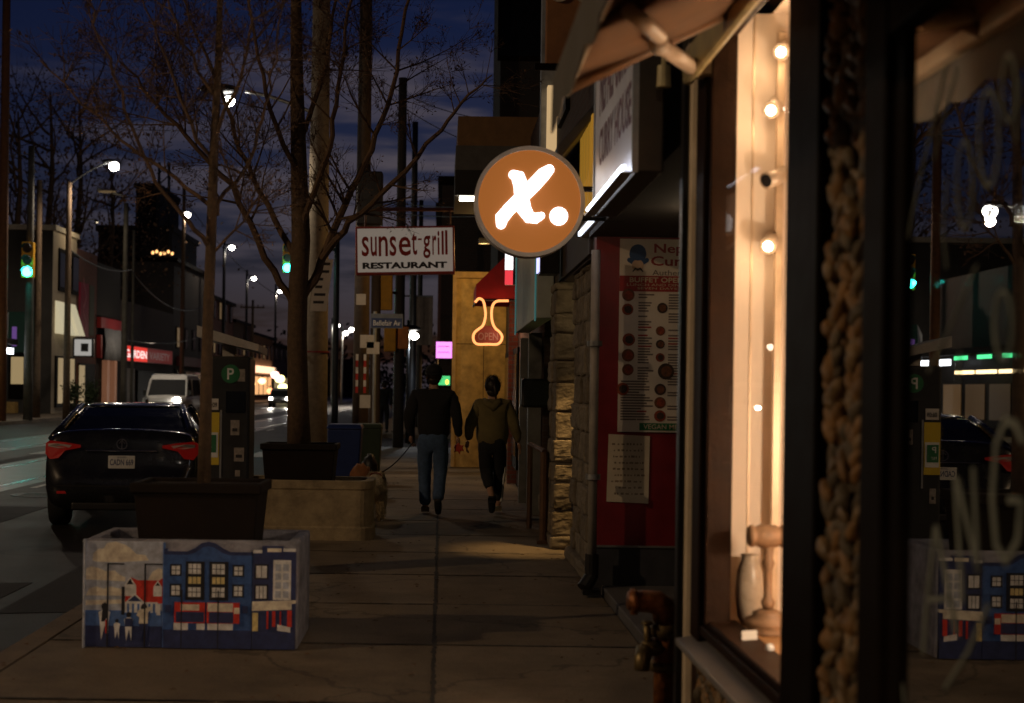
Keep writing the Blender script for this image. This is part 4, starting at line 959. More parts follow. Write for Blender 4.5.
# left signal on its steel pole
Y = 58; a = at(28, 400, Y)
t = thing('traffic_signal', 'yellow traffic signal glowing green on a steel pole at the far left corner', 'traffic light', (a.x, Y, -.005))
m = MB(); pole_mesh(m, a.x, Y, -.03, at(28,146,Y).z, .2, .13); m.build('pole', greypole, t, smooth=True)
b = at(31.5, 261, Y); signal(t, (b.x, Y-.6, b.z), 3, 1.35); 
m = MB(); m.tube([(a.x,Y,b.z+.5),(b.x,Y-.45,b.z+.5)], .05, 6); m.tube([(a.x,Y,b.z-.5),(b.x,Y-.45,b.z-.5)], .05, 6); m.build('bracket', darkmetal, t)
# second green signal over the road
Y = 47; a = at(288, 266, Y); e = at(337, 250, Y)
t = thing('traffic_signal', 'far green signal hanging on a mast arm beside the thick tree trunk', 'traffic light', (e.x, Y, -.15))
m = MB(); pole_mesh(m, e.x, Y, -.15, e.z+.6, .12, .09); m.build('pole', darkmetal, t, smooth=True)
m = MB(); m.tube([(e.x,Y,e.z),(a.x,Y,a.z+.75)], [.06,.04], 7); m.build('mast_arm', darkmetal, t); signal(t, (a.x, Y-.2, a.z+.25), 3, .9)
# pole with pedestrian signals and street-name sign
Y = 36.2; a = at(398, 440, Y)
t = thing('traffic_signal', 'dark pole with yellow signal housings seen from the side behind the blue street sign', 'traffic light', (a.x, Y, 0))
m = MB(); pole_mesh(m, a.x, Y, 0, at(398,78,Y).z, .14, .11); m.build('pole', mat('pole_dark', (.03,.028,.026), .7), t, smooth=True)
b = at(387, 293, Y); signal(t, (b.x, Y-.3, b.z), 3, .85, back=True)
b = at(395, 340, Y); signal(t, (b.x-.12, Y-.3, b.z), 2, .85, back=True, name='walk_signal'); signal(t, (b.x+.22, Y-.25, b.z+.05), 2, .8, back=True, housing=mat('signal_orange', (.75,.26,.06), .5), name='walk_signal')
m = MB(); m.tube([(b.x,Y-.2,b.z+.2),(a.x,Y,b.z+.2)], .04, 6); b2 = at(387,293,Y); m.tube([(b2.x,Y-.2,b2.z),(a.x,Y,b2.z)], .04, 6); m.build('bracket', darkmetal, t)
Y = 30; a = at(370.5, 328, Y); b = at(403, 314, Y)
t = thing('street_sign', 'blue street-name sign with a pale cap in front of the yellow signals', 'street sign', ((a.x+b.x)/2, Y, a.z))
f = FC(a.x, Y, a.z); w = b.x-a.x; h = b.z-a.z
m = MB(); m.fbox(f, 0, w, 0, h, -.02, 0); m.fbox(f, .02, w-.02, .015, h*.7, 0, .004, 1); pn = m.build('sign_plate', [mat('sign_grey', (.12,.14,.17), .5), mat('sign_blue', (.012,.03,.11), .5)], t)
m = MB(); text_into(m, 'Bellefair Av', f, .06, w-.06, h*.18, h*.55, .006); m.build('lettering', white, pn)
x0 = at(374,400,30).x
m = MB(); m.tube([(x0,Y+.05,0),(x0,Y+.05,b.z+.05)], .04, 8); m.build('post', galv, t)
# wooden poles with notices
def utility_pole(label, px, Y, topy, r, polemat=woodpole, base=0.0, extras=None, cross=True, lean=(0,0)):
    x = at(px, 440, Y).x; zt = at(px, topy, Y).z
    t = thing('utility_pole', label, 'utility pole', (x, Y, base), 'poles along the street')
    m = MB(); pole_mesh(m, x, Y, base-.02, zt, r, r*.72, 12, lean); m.build('pole', polemat, t, smooth=True)
    if cross:
        m = MB(); m.box(x-1.1, x+1.1, Y-.16-r, Y-.04-r, zt-.75, zt-.62); m.build('crossarm', polemat, t)
        m = MB()
        for k in (-1,-.5,.5,1): m.lathe((x+k, Y-.10-r, zt-.62), [(.03,0),(.05,.05),(.03,.1),(.05,.15),(.02,.2)], 8)
        m.build('insulators', mat('ceramic', (.2,.12,.08), .3), t)
    return t, x, zt
t, x, zt = utility_pole('wooden pole with white notices, reflective strips and a transformer box, left of the restaurant sign', 360, 26.5, -30, .16, polemat=mat('pole_wood_dark', (.075,.05,.03), .85, var=.35, scale=9, bump=.4, bscale=30), cross=False)
f = FC(x, 26.5-.17, 0)
m = MB(); b = at(372, 228, 26.5).z; c = at(372,175,26.5).z; m.box(x-.1, x+.38, 26.0, 26.4, b, c); m.build('transformer_box', darkmetal, t, bevel=.03)
for px, py0, py1, w in ((361,305,294,.09),(367,348,335,.13),(373,354,342,.12),(365,408,395,.1)):
    a = at(px, py0, 26.3); m = MB(); m.fbox(FC(a.x, 26.28, a.z), -w, w, 0, at(px,py1,26.3).z-a.z, 0, .006); m.build('notice', paper, t)
m = MB(); a = at(360, 393, 26.3); b = at(360,354,26.3)
for k in range(6):
    for q in (-.09, .06): m.fbox(FC(x, 26.29, a.z+(b.z-a.z)*k/6), q, q+.05, 0, (b.z-a.z)/6*.98, 0, .005, k % 2)
m.build('reflective_strips', [mat('strip_red', (.5,.04,.03), .4), white], t)
utility_pole('dark slim pole standing right behind the noticed wooden pole', 374, 31, 190, .13, mat('pole_brown', (.045,.028,.018), .85), cross=False)
utility_pole('thin steel pole rising right of the signal pole behind the restaurant sign', 411, 42, 122, .12, darkmetal, -.15, cross=False)
utility_pole('short thin pole far behind the restaurant sign', 418, 55, 200, .12, darkmetal, cross=False)
utility_pole('tall rough brown pole at the very left edge of the view', 0.5, 55.5, -40, .21, mat('pole_red_brown', (.14,.055,.02), .85, var=.3), cross=False)
utility_pole('dark wooden pole close behind the left signal pole', 36, 62, 180, .17, cross=False)
utility_pole('tall pale pole with a bare lamp arm, left of the red shop sign', 123, 75, 203, .18, greypole, cross=False)
utility_pole('slender leaning pole just right of the pale pole by the red shop sign', 131, 77, 230, .10, greypole, cross=False)
utility_pole('tall thin dark pole behind the parking pay station', 251, 128, 300, .15, cross=True)
p0 = at(98, 189, 75); p1 = at(124, 196, 75)
t = thing('tram_bracket', 'straight pale bracket arm at the top of the pole left of the red shop sign', 'bracket', (p1.x, 75, p1.z))
m = MB(); m.tube([p1, p0], [.05,.09], 7); m.build('arm', galv, t); m = MB(); m.blob(p0+V((.5,0,-.12)), (.55,.2,.10), 1, 0, nu=10, nv=6); m.build('lamp_head', mat('lamp_dim', (.6,.5,.36), .5), t, smooth=True)
# hanging banner on far pole
a = at(412, 345, 44); b = at(433, 297, 44)
t = thing('street_banner', 'grey cloth banner hanging from a bracket above the far sidewalk', 'banner', (a.x, 44, a.z))
m = MB(); n = 8; vs = []; fs = []
for i in range(n+1):
    for j in range(2): vs.append((a.x+(b.x-a.x)*i/n, 44+.05*math.sin(i*1.4), a.z+(b.z-a.z)*j))
for i in range(n): fs.append((2*i, 2*i+2, 2*i+3, 2*i+1))
m.add(vs, fs); bn = m.build('cloth', mat('banner_cloth', (.16,.13,.11), .9), t); bn.modifiers.new('S','SOLIDIFY').thickness = .01
m = MB(); m.tube([(a.x-.5,44,b.z+.02),(b.x,44,b.z+.02)], .03, 6); m.tube([(a.x-.5,44,-.14),(a.x-.5,44,b.z+.2)], .07, 8); m.build('bracket', galv, t)
# overhead cables
def cable(label, a, b, sag, r=.012, n=18):
    a = V(a); b = V(b); m = MB()
    m.tube([a.lerp(b, i/n)-V((0,0,sag*4*(i/n)*(1-i/n))) for i in range(n+1)], r, 5)
    tag(m.build('overhead_cable', cablemat), label, 'cable', 'wires above the street')
cable('dark wire crossing the upper left sky below the twigs', at(-20,118,55), at(330,128,40), .25)
cable('pale garland wire sagging in front of the dark shops, left half', at(70,250,60), at(131,270,76), .35, .035)
cable('pale garland wire sagging in front of the dark shops, right half', at(131,270,76), at(205,305,95), 1.1, .035)
cable('thin wire just under the first street lamp arm', at(-10,155,58), at(36,153,62), .05)
cable('upper of two wires crossing behind the restaurant sign bracket', at(300,180,60), at(490,208,30), .3)
cable('lower of two wires crossing behind the restaurant sign bracket', at(330,195,60), at(490,216,30), .3)
cable('wire running high from the fork of the big tree to the dark building', at(380,80,36), at(495,120,36), .2)
cable('second wire running high to the dark building, lower one', at(380,90,36), at(495,150,36), .2)
cable('wire strung from the far left lamp to the thin tree trunk', at(181,195,91), at(290,300,150), 1.2, .03)
cable('low dim wire above the red shop sign', at(126,340,75), at(215,330,100), .5, .03)
# ------------------------------------------------------------------ right side: the near shop
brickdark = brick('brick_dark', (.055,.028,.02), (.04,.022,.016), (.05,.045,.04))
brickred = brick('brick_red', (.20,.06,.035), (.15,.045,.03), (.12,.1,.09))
pebblebase = mat('pebble_mortar', (.10,.07,.045), .95, bump=.3)
pebble = mat('pebble', (.20,.125,.055), .42, var=.5, scale=16, col2=(.38,.26,.13), bump=.3, bscale=50)
peach = mat('display_wall', (.76,.63,.50), .75, var=.06, scale=2)
displayfloor = mat('display_floor', (.45,.24,.10), .45, var=.2, scale=5)
winglass = glass('window_glass', .035, (.97,.97,.97), .006); darkglass = glass('shop_glass', 1.9, (.5,.5,.5), .05, ex=3.3)
t = thing('shop_building', 'near shop with a pebble-stone front, dark frames and a warmly lit display window', 'building', (1.2, 3.5, 0))
shop = t
m = MB()
m.box(1.18,1.40, .3,6.30, 0,.47); m.box(1.18,1.40,3.66,4.12,.47,3.2); m.box(1.18,1.40,.3,1.0,.47,3.2); m.box(1.18,1.42,.3,6.30,3.2,7.2)
m.box(1.40,6,6.18,6.30,0,7.2); m.box(1.40,6,.3,.42,0,7.2); m.box(5.9,6,.42,6.18,0,7.2); m.box(1.42,5.9,.42,6.18,7.0,7.2); m.box(1.40,5.9,.42,6.18,-.02,.03)
m.build('wall', mat('shop_wall', (.06,.04,.03), .9, var=.2), t)
# pebbles
rnd = random.Random(21); m = MB(); mm = MB()
def pebbles(y0, y1, z0, z1, x, dens=950):
    k = int((y1-y0)*(z1-z0)*dens)
    for i in range(k):
        s = rnd.choice((.014,.018,.022,.026,.030,.038)); e = rnd.uniform(.65,1.3)
        y = min(y1-s, max(y0+s, rnd.uniform(y0, y1)))
        m.blob((x+rnd.uniform(-.012,.025), y, rnd.uniform(z0+.02, z1-.02)), (s*rnd.uniform(.7,1.0), s*e, s/e), rnd.randint(0,9999), .22, rnd.randint(0,2), 8, 6)
for col, (yc, sg) in enumerate(((3.755,1),(3.845,-1),(3.935,1),(4.02,-1))):
    z = .02+.02*(col % 2)
    while z < 3.2:
        L_ = rnd.uniform(.036,.052); w_ = rnd.uniform(.019,.027)
        m.blob((1.125+rnd.uniform(-.012,.018), yc+rnd.uniform(-.012,.012), z+L_*.6), (w_*1.15, w_, L_), rnd.randint(0,9999), .2, rnd.randint(0,2), 9, 7, sg*rnd.uniform(.35,.95)); z += L_*rnd.uniform(.85,1.1)
pebbles(3.68, 4.08, .0, 3.2, 1.14, 260); pebbles(4.08, 6.22, .0, .44, 1.165)
pebbles(.4, 3.70, .0, .28, 1.165)
m.build('pebble_cladding', [pebble, mat('pebble_grey', (.13,.10,.06), .6, var=.6, scale=12, bump=.3, bscale=50), mat('pebble_tan', (.27,.15,.055), .5, var=.6, scale=10, bump=.3, bscale=50)], t, smooth=True, sub=1)
# right-hand window (dark, lettered) : pane in the plane X = 1.05
m = MB()
m.box(1.02,1.20,3.24,3.41,.30,3.2); m.box(1.13,1.20,3.41,3.70,.28,3.2); m.box(1.036,1.15,3.155,3.24,.34,2.98)
m.box(1.022,1.15,1.0,3.24,2.38,2.47); m.box(1.015,1.20,1.0,3.24,2.95,3.2); m.box(.995,1.20,.9,3.41,.28,.36); m.box(1.015,1.18,.98,1.12,.36,2.95)
m.build('window_frame', darkframe, t, bevel=.008)
def swing(o, az, ay):
    o.data.transform(Matrix.Translation((0,1.02,0)) @ Matrix.Rotation(math.radians(az),4,'Z') @ Matrix.Rotation(math.radians(ay),4,'Y') @ Matrix.Translation((0,-1.02,0)))
m = MB(); m.box(1.05,1.058,1.12,3.155,.36,2.38); pane = m.build('window_pane', darkglass, t)
m = MB(); m.box(1.084,1.087,1.12,3.155,.36,2.38); ip = m.build('inner_pane', darkglass, t); swing(ip, -.55, -.06)
m = MB(); m.box(1.05,1.058,1.12,3.155,2.47,2.95); m.build('transom_pane', darkglass, t)
m = MB(); m.box(2.2,2.26,.42,3.9,.03,3.2); m.box(1.42,2.2,3.84,3.9,.03,3.2); m.build('dark_partition', mat('interior_dark', (.13,.095,.06), .9, var=.3, scale=2), t)
m = MB(); m.blob((1.75,2.2,3.0), (.07,.07,.07), 1, 0, nu=12, nv=8); m.tube([(1.75,2.2,3.05),(1.75,2.2,3.2)], .01, 6); m.build('fill_pendant', darkmetal, t); lamp_light((1.75,2.2,2.88), 2.2, (1,.70,.38), .06, t, name='fill_pendant_light')  # pendant added to give a dim warm veil behind the dark pane
# painted lettering on the pane
lt = mat('window_lettering', (.20,.225,.19), .6, var=.2, scale=15)
f = FS(1.049, 3.155, 0); m = MB()
def wl(px, py):
    "a point on the pane under a photograph pixel -> (u, v)"
    lo, hi = 1.0, 6.0
    for _ in range(40):
        md = (lo+hi)/2
        if at(px, py, md).x > 1.049: hi = md
        else: lo = md
    p = at(px, py, lo); return (3.155-lo, p.z)
def stroke(pix, w):
    P = [wl(*q) for q in pix]; m.ribbon(f, P, [w*.95]*len(P), 0, .0015)
def oval(px, py, rx, ry, w):
    pts = [wl(px+rx*math.cos(a*math.pi/9), py-ry*math.sin(a*math.pi/9)) for a in range(19)]
    for a, b in zip(pts, pts[1:]): m.ribbon(f, [a, b], [w, w], 0, .0015, 0, False)
stroke([(946,66),(934,120),(922,170),(912,215),(905,260),(899,350)], .008); stroke([(958,66),(944,118),(934,160)], .005)
stroke([(947,180),(943,230),(947,268)], .006)
oval(965,185,8,44,.008); oval(989,138,10,48,.009); oval(1009,88,7,34,.008); stroke([(1020,78),(1016,140)], .006)
stroke([(977,265),(944,340),(928,372)], .006)
oval(1003,325,9,34,.008); stroke([(960,352),(958,380)], .005)
stroke([(935,528),(927,600),(923,652)], .014); stroke([(936,528),(946,580),(956,632)], .016); stroke([(928,600),(950,598)], .012)
stroke([(962,600),(955,480)], .015); stroke([(957,480),(978,570)], .017); stroke([(978,570),(973,470)], .014)
pts = [(1022,440),(1016,425),(1006,420),(996,445),(992,500),(996,545),(1006,562),(1018,540),(1021,500),(1010,500)]; stroke(pts, .018)
stroke([(988,606),(968,652),(945,688)], .010); stroke([(888,560),(898,640),(904,703)], .006); stroke([(893,470),(890,560)], .004)
m.build('lettering', lt, pane)
# lit display window
m = MB()
m.box(1.09,1.30,4.08,4.46,.30,3.25); m.box(1.12,1.24,4.46,4.52,.5,3.1)
m.build('window_post', darkframe, t, bevel=.01)
m = MB()
m.box(1.12,1.24,6.04,6.22,.47,3.2); m.box(1.15,1.24,5.975,6.04,.55,3.1); m.box(1.13,1.24,5.93,5.955,.56,3.08); m.box(1.155,1.24,5.955,5.975,.56,3.09); m.box(1.13,1.26,4.52,6.04,.50,.545); m.box(1.145,1.28,4.52,6.0,.545,.575); m.box(1.12,1.24,4.52,6.04,3.06,3.2)
m.build('window_frame', framewood, t, bevel=.008)
m = MB(); m.add([(1.055,4.46,.455),(1.25,4.46,.49),(1.25,6.22,.49),(1.055,6.22,.455),(1.055,4.46,.425),(1.25,4.46,.425),(1.25,6.22,.425),(1.055,6.22,.425)], [(0,1,2,3),(4,7,6,5),(0,4,5,1),(1,5,6,2),(2,6,7,3),(3,7,4,0)])
m.build('window_sill', mat('sill_metal', (.30,.29,.29), .4, .3, var=.15), t, bevel=.006)
m = MB(); m.box(1.165,1.172,4.52,5.97,.57,3.07); m.build('window_pane', winglass, t)
m = MB(); m.box(1.25,2.3,4.20,6.16,.47,.56); m.build('display_floor', displayfloor, t)
m = MB(); m.box(1.26,2.3,6.10,6.17,.56,3.2); m.box(2.26,2.32,4.20,6.10,.56,3.2); m.box(1.30,2.3,4.14,4.20,.56,3.2); m.box(1.26,2.3,4.20,6.10,3.2,3.26)
m.build('display_wall', peach, t)
m = MB()
for k in range(2): m.box(1.34+k*.3,1.348+k*.3,6.094,6.10,.56,3.2)
m.box(1.43,1.46,6.02,6.05,.56,3.1)
m.build('track_pole', mat('track_pale', (.6,.45,.3), .4, .3), t)
bulb = emit('warm_bulb', (1,.80,.55), 40)
def spot(px, py, lit, Y=6.0, power=14):
    p = at(px, py, Y)
    s = thing('track_spot', {50:'topmost glowing spot lamp in the display window', 108:'brightest round spot lamp near the top of the display window', 178:'unlit pale spot can halfway down the display window', 243:'lowest spot lamp in the display window, angled and glowing'}[py], 'spot lamp', p, 'spot lamps in the display window')
    d = V((-.35,-.8,-.35)).normalized() if lit else V((-.7,-.5,-.3)).normalized()
    m = MB(); m.tube([p-d*.09, p-d*.08, p+d*.05], [.014,.034,.037], 16); m.build('lamp_can', mat('can_pale', (.5,.4,.3), .4, .3), s, smooth=True)
    m = MB(); m.tube([p-d*.04, V((1.445,6.035,p.z))], .008, 6); m.build('stem', galv, s)
    if lit:
        m = MB(); m.blob(p+d*.05, (.020,.020,.020), 1, 0, nu=12, nv=8); m.build('bulb', bulb, s, smooth=True)
        lamp_light(p+d*.12, power, (1,.66,.38), .05, s, name='spot_light')
    else:
        m = MB(); m.tube([p+d*.05, p+d*.051], .028, 12); m.build('bulb', blackplastic, s)
s = thing('fill_lamp', 'added unseen lamp brightening the lit display window', 'lamp', (2.2, 4.45, 1.3))  # unseen lamp, added to light the display wall evenly
m = MB(); m.tube([(2.26,4.45,1.3),(2.16,4.45,1.3),(2.12,4.47,1.33)], .02, 8); m.build('stem', galv, s); m = MB(); m.blob((2.08,4.48,1.35), (.06,.06,.06), 1, 0, nu=14, nv=10); m.build('bulb', bulb, s, smooth=True)
lamp_light((1.98,4.52,1.30), DISPLAY_FILL, (1,.74,.51), .1, s)
for py, px in ((50,783),(108,773),(243,770)): spot(px, py, True, power=SPOT_P)
spot(774, 178, False)
# things standing in the display
p = at(763, 610, 5.75)
s = thing('display_stand', 'turned wooden stand with a barrel top in the display window', 'stand', (p.x, 5.75, .56))
wd = mat('turned_wood', (.24,.14,.075), .6, var=.3, scale=14)
m = MB(); m.lathe((p.x+.02,5.75,.56), [(.085,0),(.09,.012),(.082,.022),(.095,.035),(.095,.06),(.06,.075),(.066,.085),(.035,.1)], 24); m.build('base', wd, s, smooth=True)
m = MB(); m.lathe((p.x+.02,5.75,.56), [(.02,.1),(.03,.13),(.018,.15),(.016,.26),(.026,.29),(.018,.31),(.024,.37)], 14); m.build('post', wd, s, smooth=True)
m = MB(); m.tube([(p.x+k_,5.75,.96) for k_ in (-.065,-.06,-.045,-.04,-.03,.0,.05,.06,.07,.085,.09)], [.036,.044,.046,.038,.044,.05,.046,.038,.046,.044,.036], 16); m.build('barrel_top', wd, s, smooth=True)
p = at(752, 590, 5.5)
s = thing('price_card', 'small white price card standing on the display floor before the vase', 'card', (p.x, 5.5, .56))
m = MB(); m.add([(p.x-.035,5.5,.56),(p.x+.03,5.52,.56),(p.x+.03,5.535,.61),(p.x-.035,5.515,.61),(p.x-.035,5.55,.56),(p.x+.03,5.57,.56)], [(0,1,2,3),(3,2,5,4)]); m.build('card', paper, s)
p = at(770, 603, 5.3)
m = MB(); m.blob((p.x+.0, 5.3, .58), (.018,.018,.02), 2, .1); tag(m.build('white_pebble', white, smooth=True), 'tiny white ball on the display floor beside the wooden stand', 'ornament')
p = at(746, 590, 6.0)
s = thing('display_vase', 'pale grey rounded vase standing behind the wooden stand in the display window', 'vase', (p.x, 5.98, .56))
m = MB(); m.lathe((p.x+.01,5.98,.56), [(.03,0),(.05,.03),(.06,.12),(.055,.22),(.035,.28),(.04,.3)], 18); m.build('vase_body', mat('vase_grey', (.45,.37,.28), .3), s, smooth=True)
# corner post of polished metal
a = at(693, 400, 6.35)
m = MB(); m.box(a.x-.033,a.x+.033,6.30,6.40,.0,3.05); o = m.build('corner_post', mat('post_metal', (.80,.68,.50), .45, .1, var=.2, scale=3), bevel=.031); tag(o, 'polished metal post at the far corner of the lit display window', 'post')
m = MB(); m.box(a.x-.062,a.x-.036,6.34,6.42,.0,3.05); o = m.build('corner_post', darkmetal, bevel=.006); tag(o, 'thin dark post just left of the polished metal post', 'post')
# ------------------------------------------------------------------ awning over the near shop
AX, AZ = .42, 2.54
t = thing('awning', 'brown folding shop awning with pale arms above the lit display window', 'awning', (1.15, 4, 3.3))
canvas = mat('awning_canvas', (.14,.068,.027), .9, var=.18, scale=5, bump=.1, bscale=200)
m = MB(); NY = 12; NX = 6; vs = []; fs = []
for i in range(NY+1):
    y = 1.2+(5.25-1.2)*i/NY
    for j in range(NX+1):
        k = j/NX; vs.append((1.16+(AX-1.16)*k, y, 3.03+(AZ+.16-3.03)*k - .03*math.sin(math.pi*k)))
for i in range(NY):
    for j in range(NX): fs.append((i*(NX+1)+j, (i+1)*(NX+1)+j, (i+1)*(NX+1)+j+1, i*(NX+1)+j+1))
m.add(vs, fs); cv = m.build('canvas', canvas, t, smooth=True); cv.modifiers.new('S','SOLIDIFY').thickness = .006
m = MB(); n = 46; vs = []; fs = []
for i in range(n+1):
    y = 1.2+(5.25-1.2)*i/n; z0 = AZ-.03*abs(math.sin(i*math.pi/4))
    vs += [(AX-.012+.006*math.sin(i*.9), y, z0), (AX-.012, y, AZ+.17)]
for i in range(n): fs.append((2*i, 2*i+2, 2*i+3, 2*i+1))
m.add(vs, fs); vl = m.build('valance', mat('valance_grey', (.13,.12,.10), .9, var=.15), t); vl.modifiers.new('S','SOLIDIFY').thickness = .006
m = MB(); m.box(AX,AX+.05,1.2,5.27,AZ+.11,AZ+.17); m.build('front_bar', mat('bar_cream', (.42,.33,.22), .5, .2), t, bevel=.01)
m = MB(); m.box(1.04,1.085,1.2,6.15,2.89,3.04); m.build('cassette', mat('cassette_cream', (.34,.27,.12), .55), t, bevel=.02)
armm = mat('arm_cream', (.46,.35,.25), .45, .1, var=.1)
def fold_arm(y):
    m = MB(); wl_ = V((1.08, y+.15, 3.02)); el = V((.86, y-1.1, 3.06)); en = V((AX+.05, y-.35, AZ+.14))
    wl_ = at(694,68,6.05); el = at(659,45,4.85); en = at(629,10,4.15)
    dy = y-5.9
    for q in (wl_, el, en): q.y += dy
    m.tube([wl_, el], [.036,.030], 10); m.build('lower_arm', armm, t, smooth=True)
    m = MB(); m.tube([el+V((0,-.02,.02)), en], [.026,.024], 10); m.blob(el, (.036,.036,.036), 1, 0, nu=12, nv=8); m.build('upper_arm', armm, t, smooth=True)
    m = MB(); m.box(wl_.x-.03,1.17,wl_.y-.05,wl_.y+.05,wl_.z-.04,wl_.z+.1); m.blob(wl_, (.045,.045,.045), 1, 0, nu=12, nv=8); m.build('arm_bracket', armm, t, bevel=.01)
fold_arm(5.9)
for y in (5.2, 4.3, 3.3): MB().tube([(1.10,y,2.985),(AX+.03,y,AZ+.125)], .022, 8).build('rafter', mat('rafter_brown', (.16,.08,.035), .6), t, smooth=True)
a = at(664, 70, 6.5)
m = MB(); m.tube([(a.x,6.5,a.z-.08),(a.x,6.5,a.z+.02)], [.035,.03], 12); m.tube([(a.x,6.5,a.z+.02),(a.x,6.5,a.z+.25)], .012, 6); o = m.build('pendant_lamp', mat('pendant', (.55,.48,.25), .5)); tag(o, 'small pale pendant fitting hanging behind the awning arms', 'lamp fitting')
# ------------------------------------------------------------------ the recessed eating house
t = thing('shop_building', 'dark recessed shop front with a red end wall under a white box sign', 'building', (1.6, 8.6, 0))
dk = mat('fascia_dark', (.035,.03,.027), .8, var=.2)
m = MB(); m.box(1.12,6,6.44,10.72,2.72,7.0); m.box(2.3,6,6.44,10.72,.1,2.72); m.build('wall', dk, t)
m = MB(); m.box(1.17,2.3,10.66,10.80,.37,3.0); rw = m.build('red_wall', redpaint, t)
m = MB(); m.box(1.17,2.3,10.64,10.80,.0,.355); m.box(1.17,2.3,10.63,10.66,.357,.372,1); m.build('dark_plinth', [mat('plinth_slate', (.045,.047,.055), .6, var=.3), galv], t)
m = MB(); m.box(1.24,2.3,6.44,10.64,-.02,.07); m.build('threshold_slab', mat('slab_slate', (.09,.085,.085), .7, var=.3, scale=4, bump=.2), t, bevel=.01)
m = MB(); m.box(2.28,2.31,7.0,9.8,.2,2.5); m.build('dark_door', mat('door_dark', (.03,.02,.018), .5), t)
m = MB(); m.disc(Fr((1.7,8.9,2.715),(1,0,0),(0,-1,0)), 0,0,.07,.0,.02); m.build('recess_fill_lamp', emit('recess_fill_glow', (1,.7,.4), 2), t); lamp_light((1.7,8.9,2.62), RECESS_P, (1,.74,.46), .08, t, name='recess_fill_light')  # soffit disc and light added to brighten the menu and red wall
f = FC(1.24, 10.655, 0)
def zz(py, px=640): return at(px, py, 10.65).z
def uu(px): return at(px, 390, 10.65).x-1.24
m = MB(); m.fbox(f, uu(618), uu(618)+.92, zz(432), zz(239), 0, .008); mn = m.build('menu_board', mat('menu_paper', (.66,.60,.53), .7, var=.08), rw)
U0 = uu(618)
m = MB(); W_ = .92
def mu(x): return U0+(x-62)/280*.56*1.0+0.0
def mv(y): return zz(239)-(y-30)/640*(zz(239)-zz(432))
# blue cap face emblem
m.disc(f, mu(130), mv(80), .065, .008, .0095, 0); m.ribbon(f, [(mu(98),mv(100)),(mu(130),mv(116)),(mu(164),mv(100))], [.035,.05,.035], .0095, .0105, 0)
m.disc(f, mu(130), mv(118), .045, .0105, .0112, 4); m.disc(f, mu(130), mv(75), .062, .0112, .012, 0)
m.ribbon(f, [(mu(112),mv(138)),(mu(121),mv(128)),(mu(130),mv(132)),(mu(140),mv(128)),(mu(150),mv(138))], [.008,.016,.014,.016,.008], .012, .013, 1)
m.build('emblem', [mat('emblem_blue', (.02,.06,.17), .6), ink, redpaint, greenpaint, mat('emblem_skin', (.45,.33,.25), .7)], mn)
m = MB(); tr = mat('menu_red', (.30,.02,.02), .6)
text_into(m, 'Nepali', f, mu(192), mu(192)+.34, mv(85), mv(45), .010, 0, .02); text_into(m, 'Curry', f, mu(180), mu(180)+.36, mv(128), mv(86), .010, 0, .02)
text_into(m, 'Authentic', f, mu(186), mu(186)+.30, mv(150), mv(132), .010, 1)
m.fbox(f, U0, U0+W_, mv(204), mv(152), .008, .010, 0)
text_into(m, 'BUFFET OPEN FOR', f, mu(100), mu(100)+.56, mv(174), mv(157), .012, 2, .02)
text_into(m, 'LUNCH AND DINNER', f, mu(90), mu(90)+.5, mv(186), mv(178), .012, 2); text_into(m, 'SEVEN DAYS', f, mu(130), mu(130)+.3, mv(197), mv(190), .012, 2)
m.fbox(f, mu(145), U0+W_, mv(664), mv(640), .008, .010, 3); text_into(m, 'VEGAN MENU', f, mu(160), mu(160)+.34, mv(660), mv(644), .012, 2, .01)
rnd = random.Random(8)
for c0, c1 in ((135,196),(250,330),(345,430)):
    y = 212
    while y < 628:
        if rnd.random() < .85:
            x1 = c0+(c1-c0)*rnd.uniform(.5,1); m.fbox(f, mu(c0), mu(x1), mv(y+5), mv(y), .008, .0095, 1 if rnd.random() < .9 else 0)
        y += 9
for y in range(500, 630, 9): m.fbox(f, mu(72), mu(72+rnd.uniform(50,110)), mv(y+5), mv(y), .008, .0092, 1)
m.build('printing', [tr, mat('menu_ink', (.16,.13,.12), .8), cream, greenpaint], mn)
m = MB()
for i, (x, y, r) in enumerate(((96,216,24),(94,264,22),(226,258,20),(220,334,18),(100,364,24),(220,378,17),(98,416,24),(220,422,17),(243,468,31),(98,464,22),(79,528,24),(222,528,22),(222,572,22),(222,616,22))):
    m.disc(f, mu(x), mv(y), r*.002, .0096, .011, i % 3); m.disc(f, mu(x)+.004, mv(y), r*.0013, .011, .012, (i+1) % 3)
m.build('food_pictures', [mat('food_brown', (.16,.06,.025), .7, var=.5, scale=40), mat('food_red', (.26,.05,.02), .7, var=.5, scale=40), mat('food_dark', (.05,.03,.02), .7, var=.6, scale=40)], mn)
m = MB(); a0, a1 = uu(608), uu(650); m.poly(f, [(a0,zz(502)),(a1,zz(503.5)),(a1+.004,zz(436)),(a0+.01,zz(434.5))], 0, .004); pn = m.build('notice', mat('old_paper', (.60,.52,.40), .85, var=.15, scale=5), rw)
m = MB(); rnd = random.Random(14)
for k in range(9):
    y = zz(444+k*6.2); u = a0+.03+rnd.uniform(0,.06); 
    while u < a1-.05:
        w = rnd.uniform(.008,.03); m.fbox(f, u, min(u+w, a1-.03), y-.01, y+.006*rnd.random(), .004, .0048); u += w+rnd.uniform(.006,.02)
m.build('handwriting', mat('faded_ink', (.25,.19,.13), .9), pn)
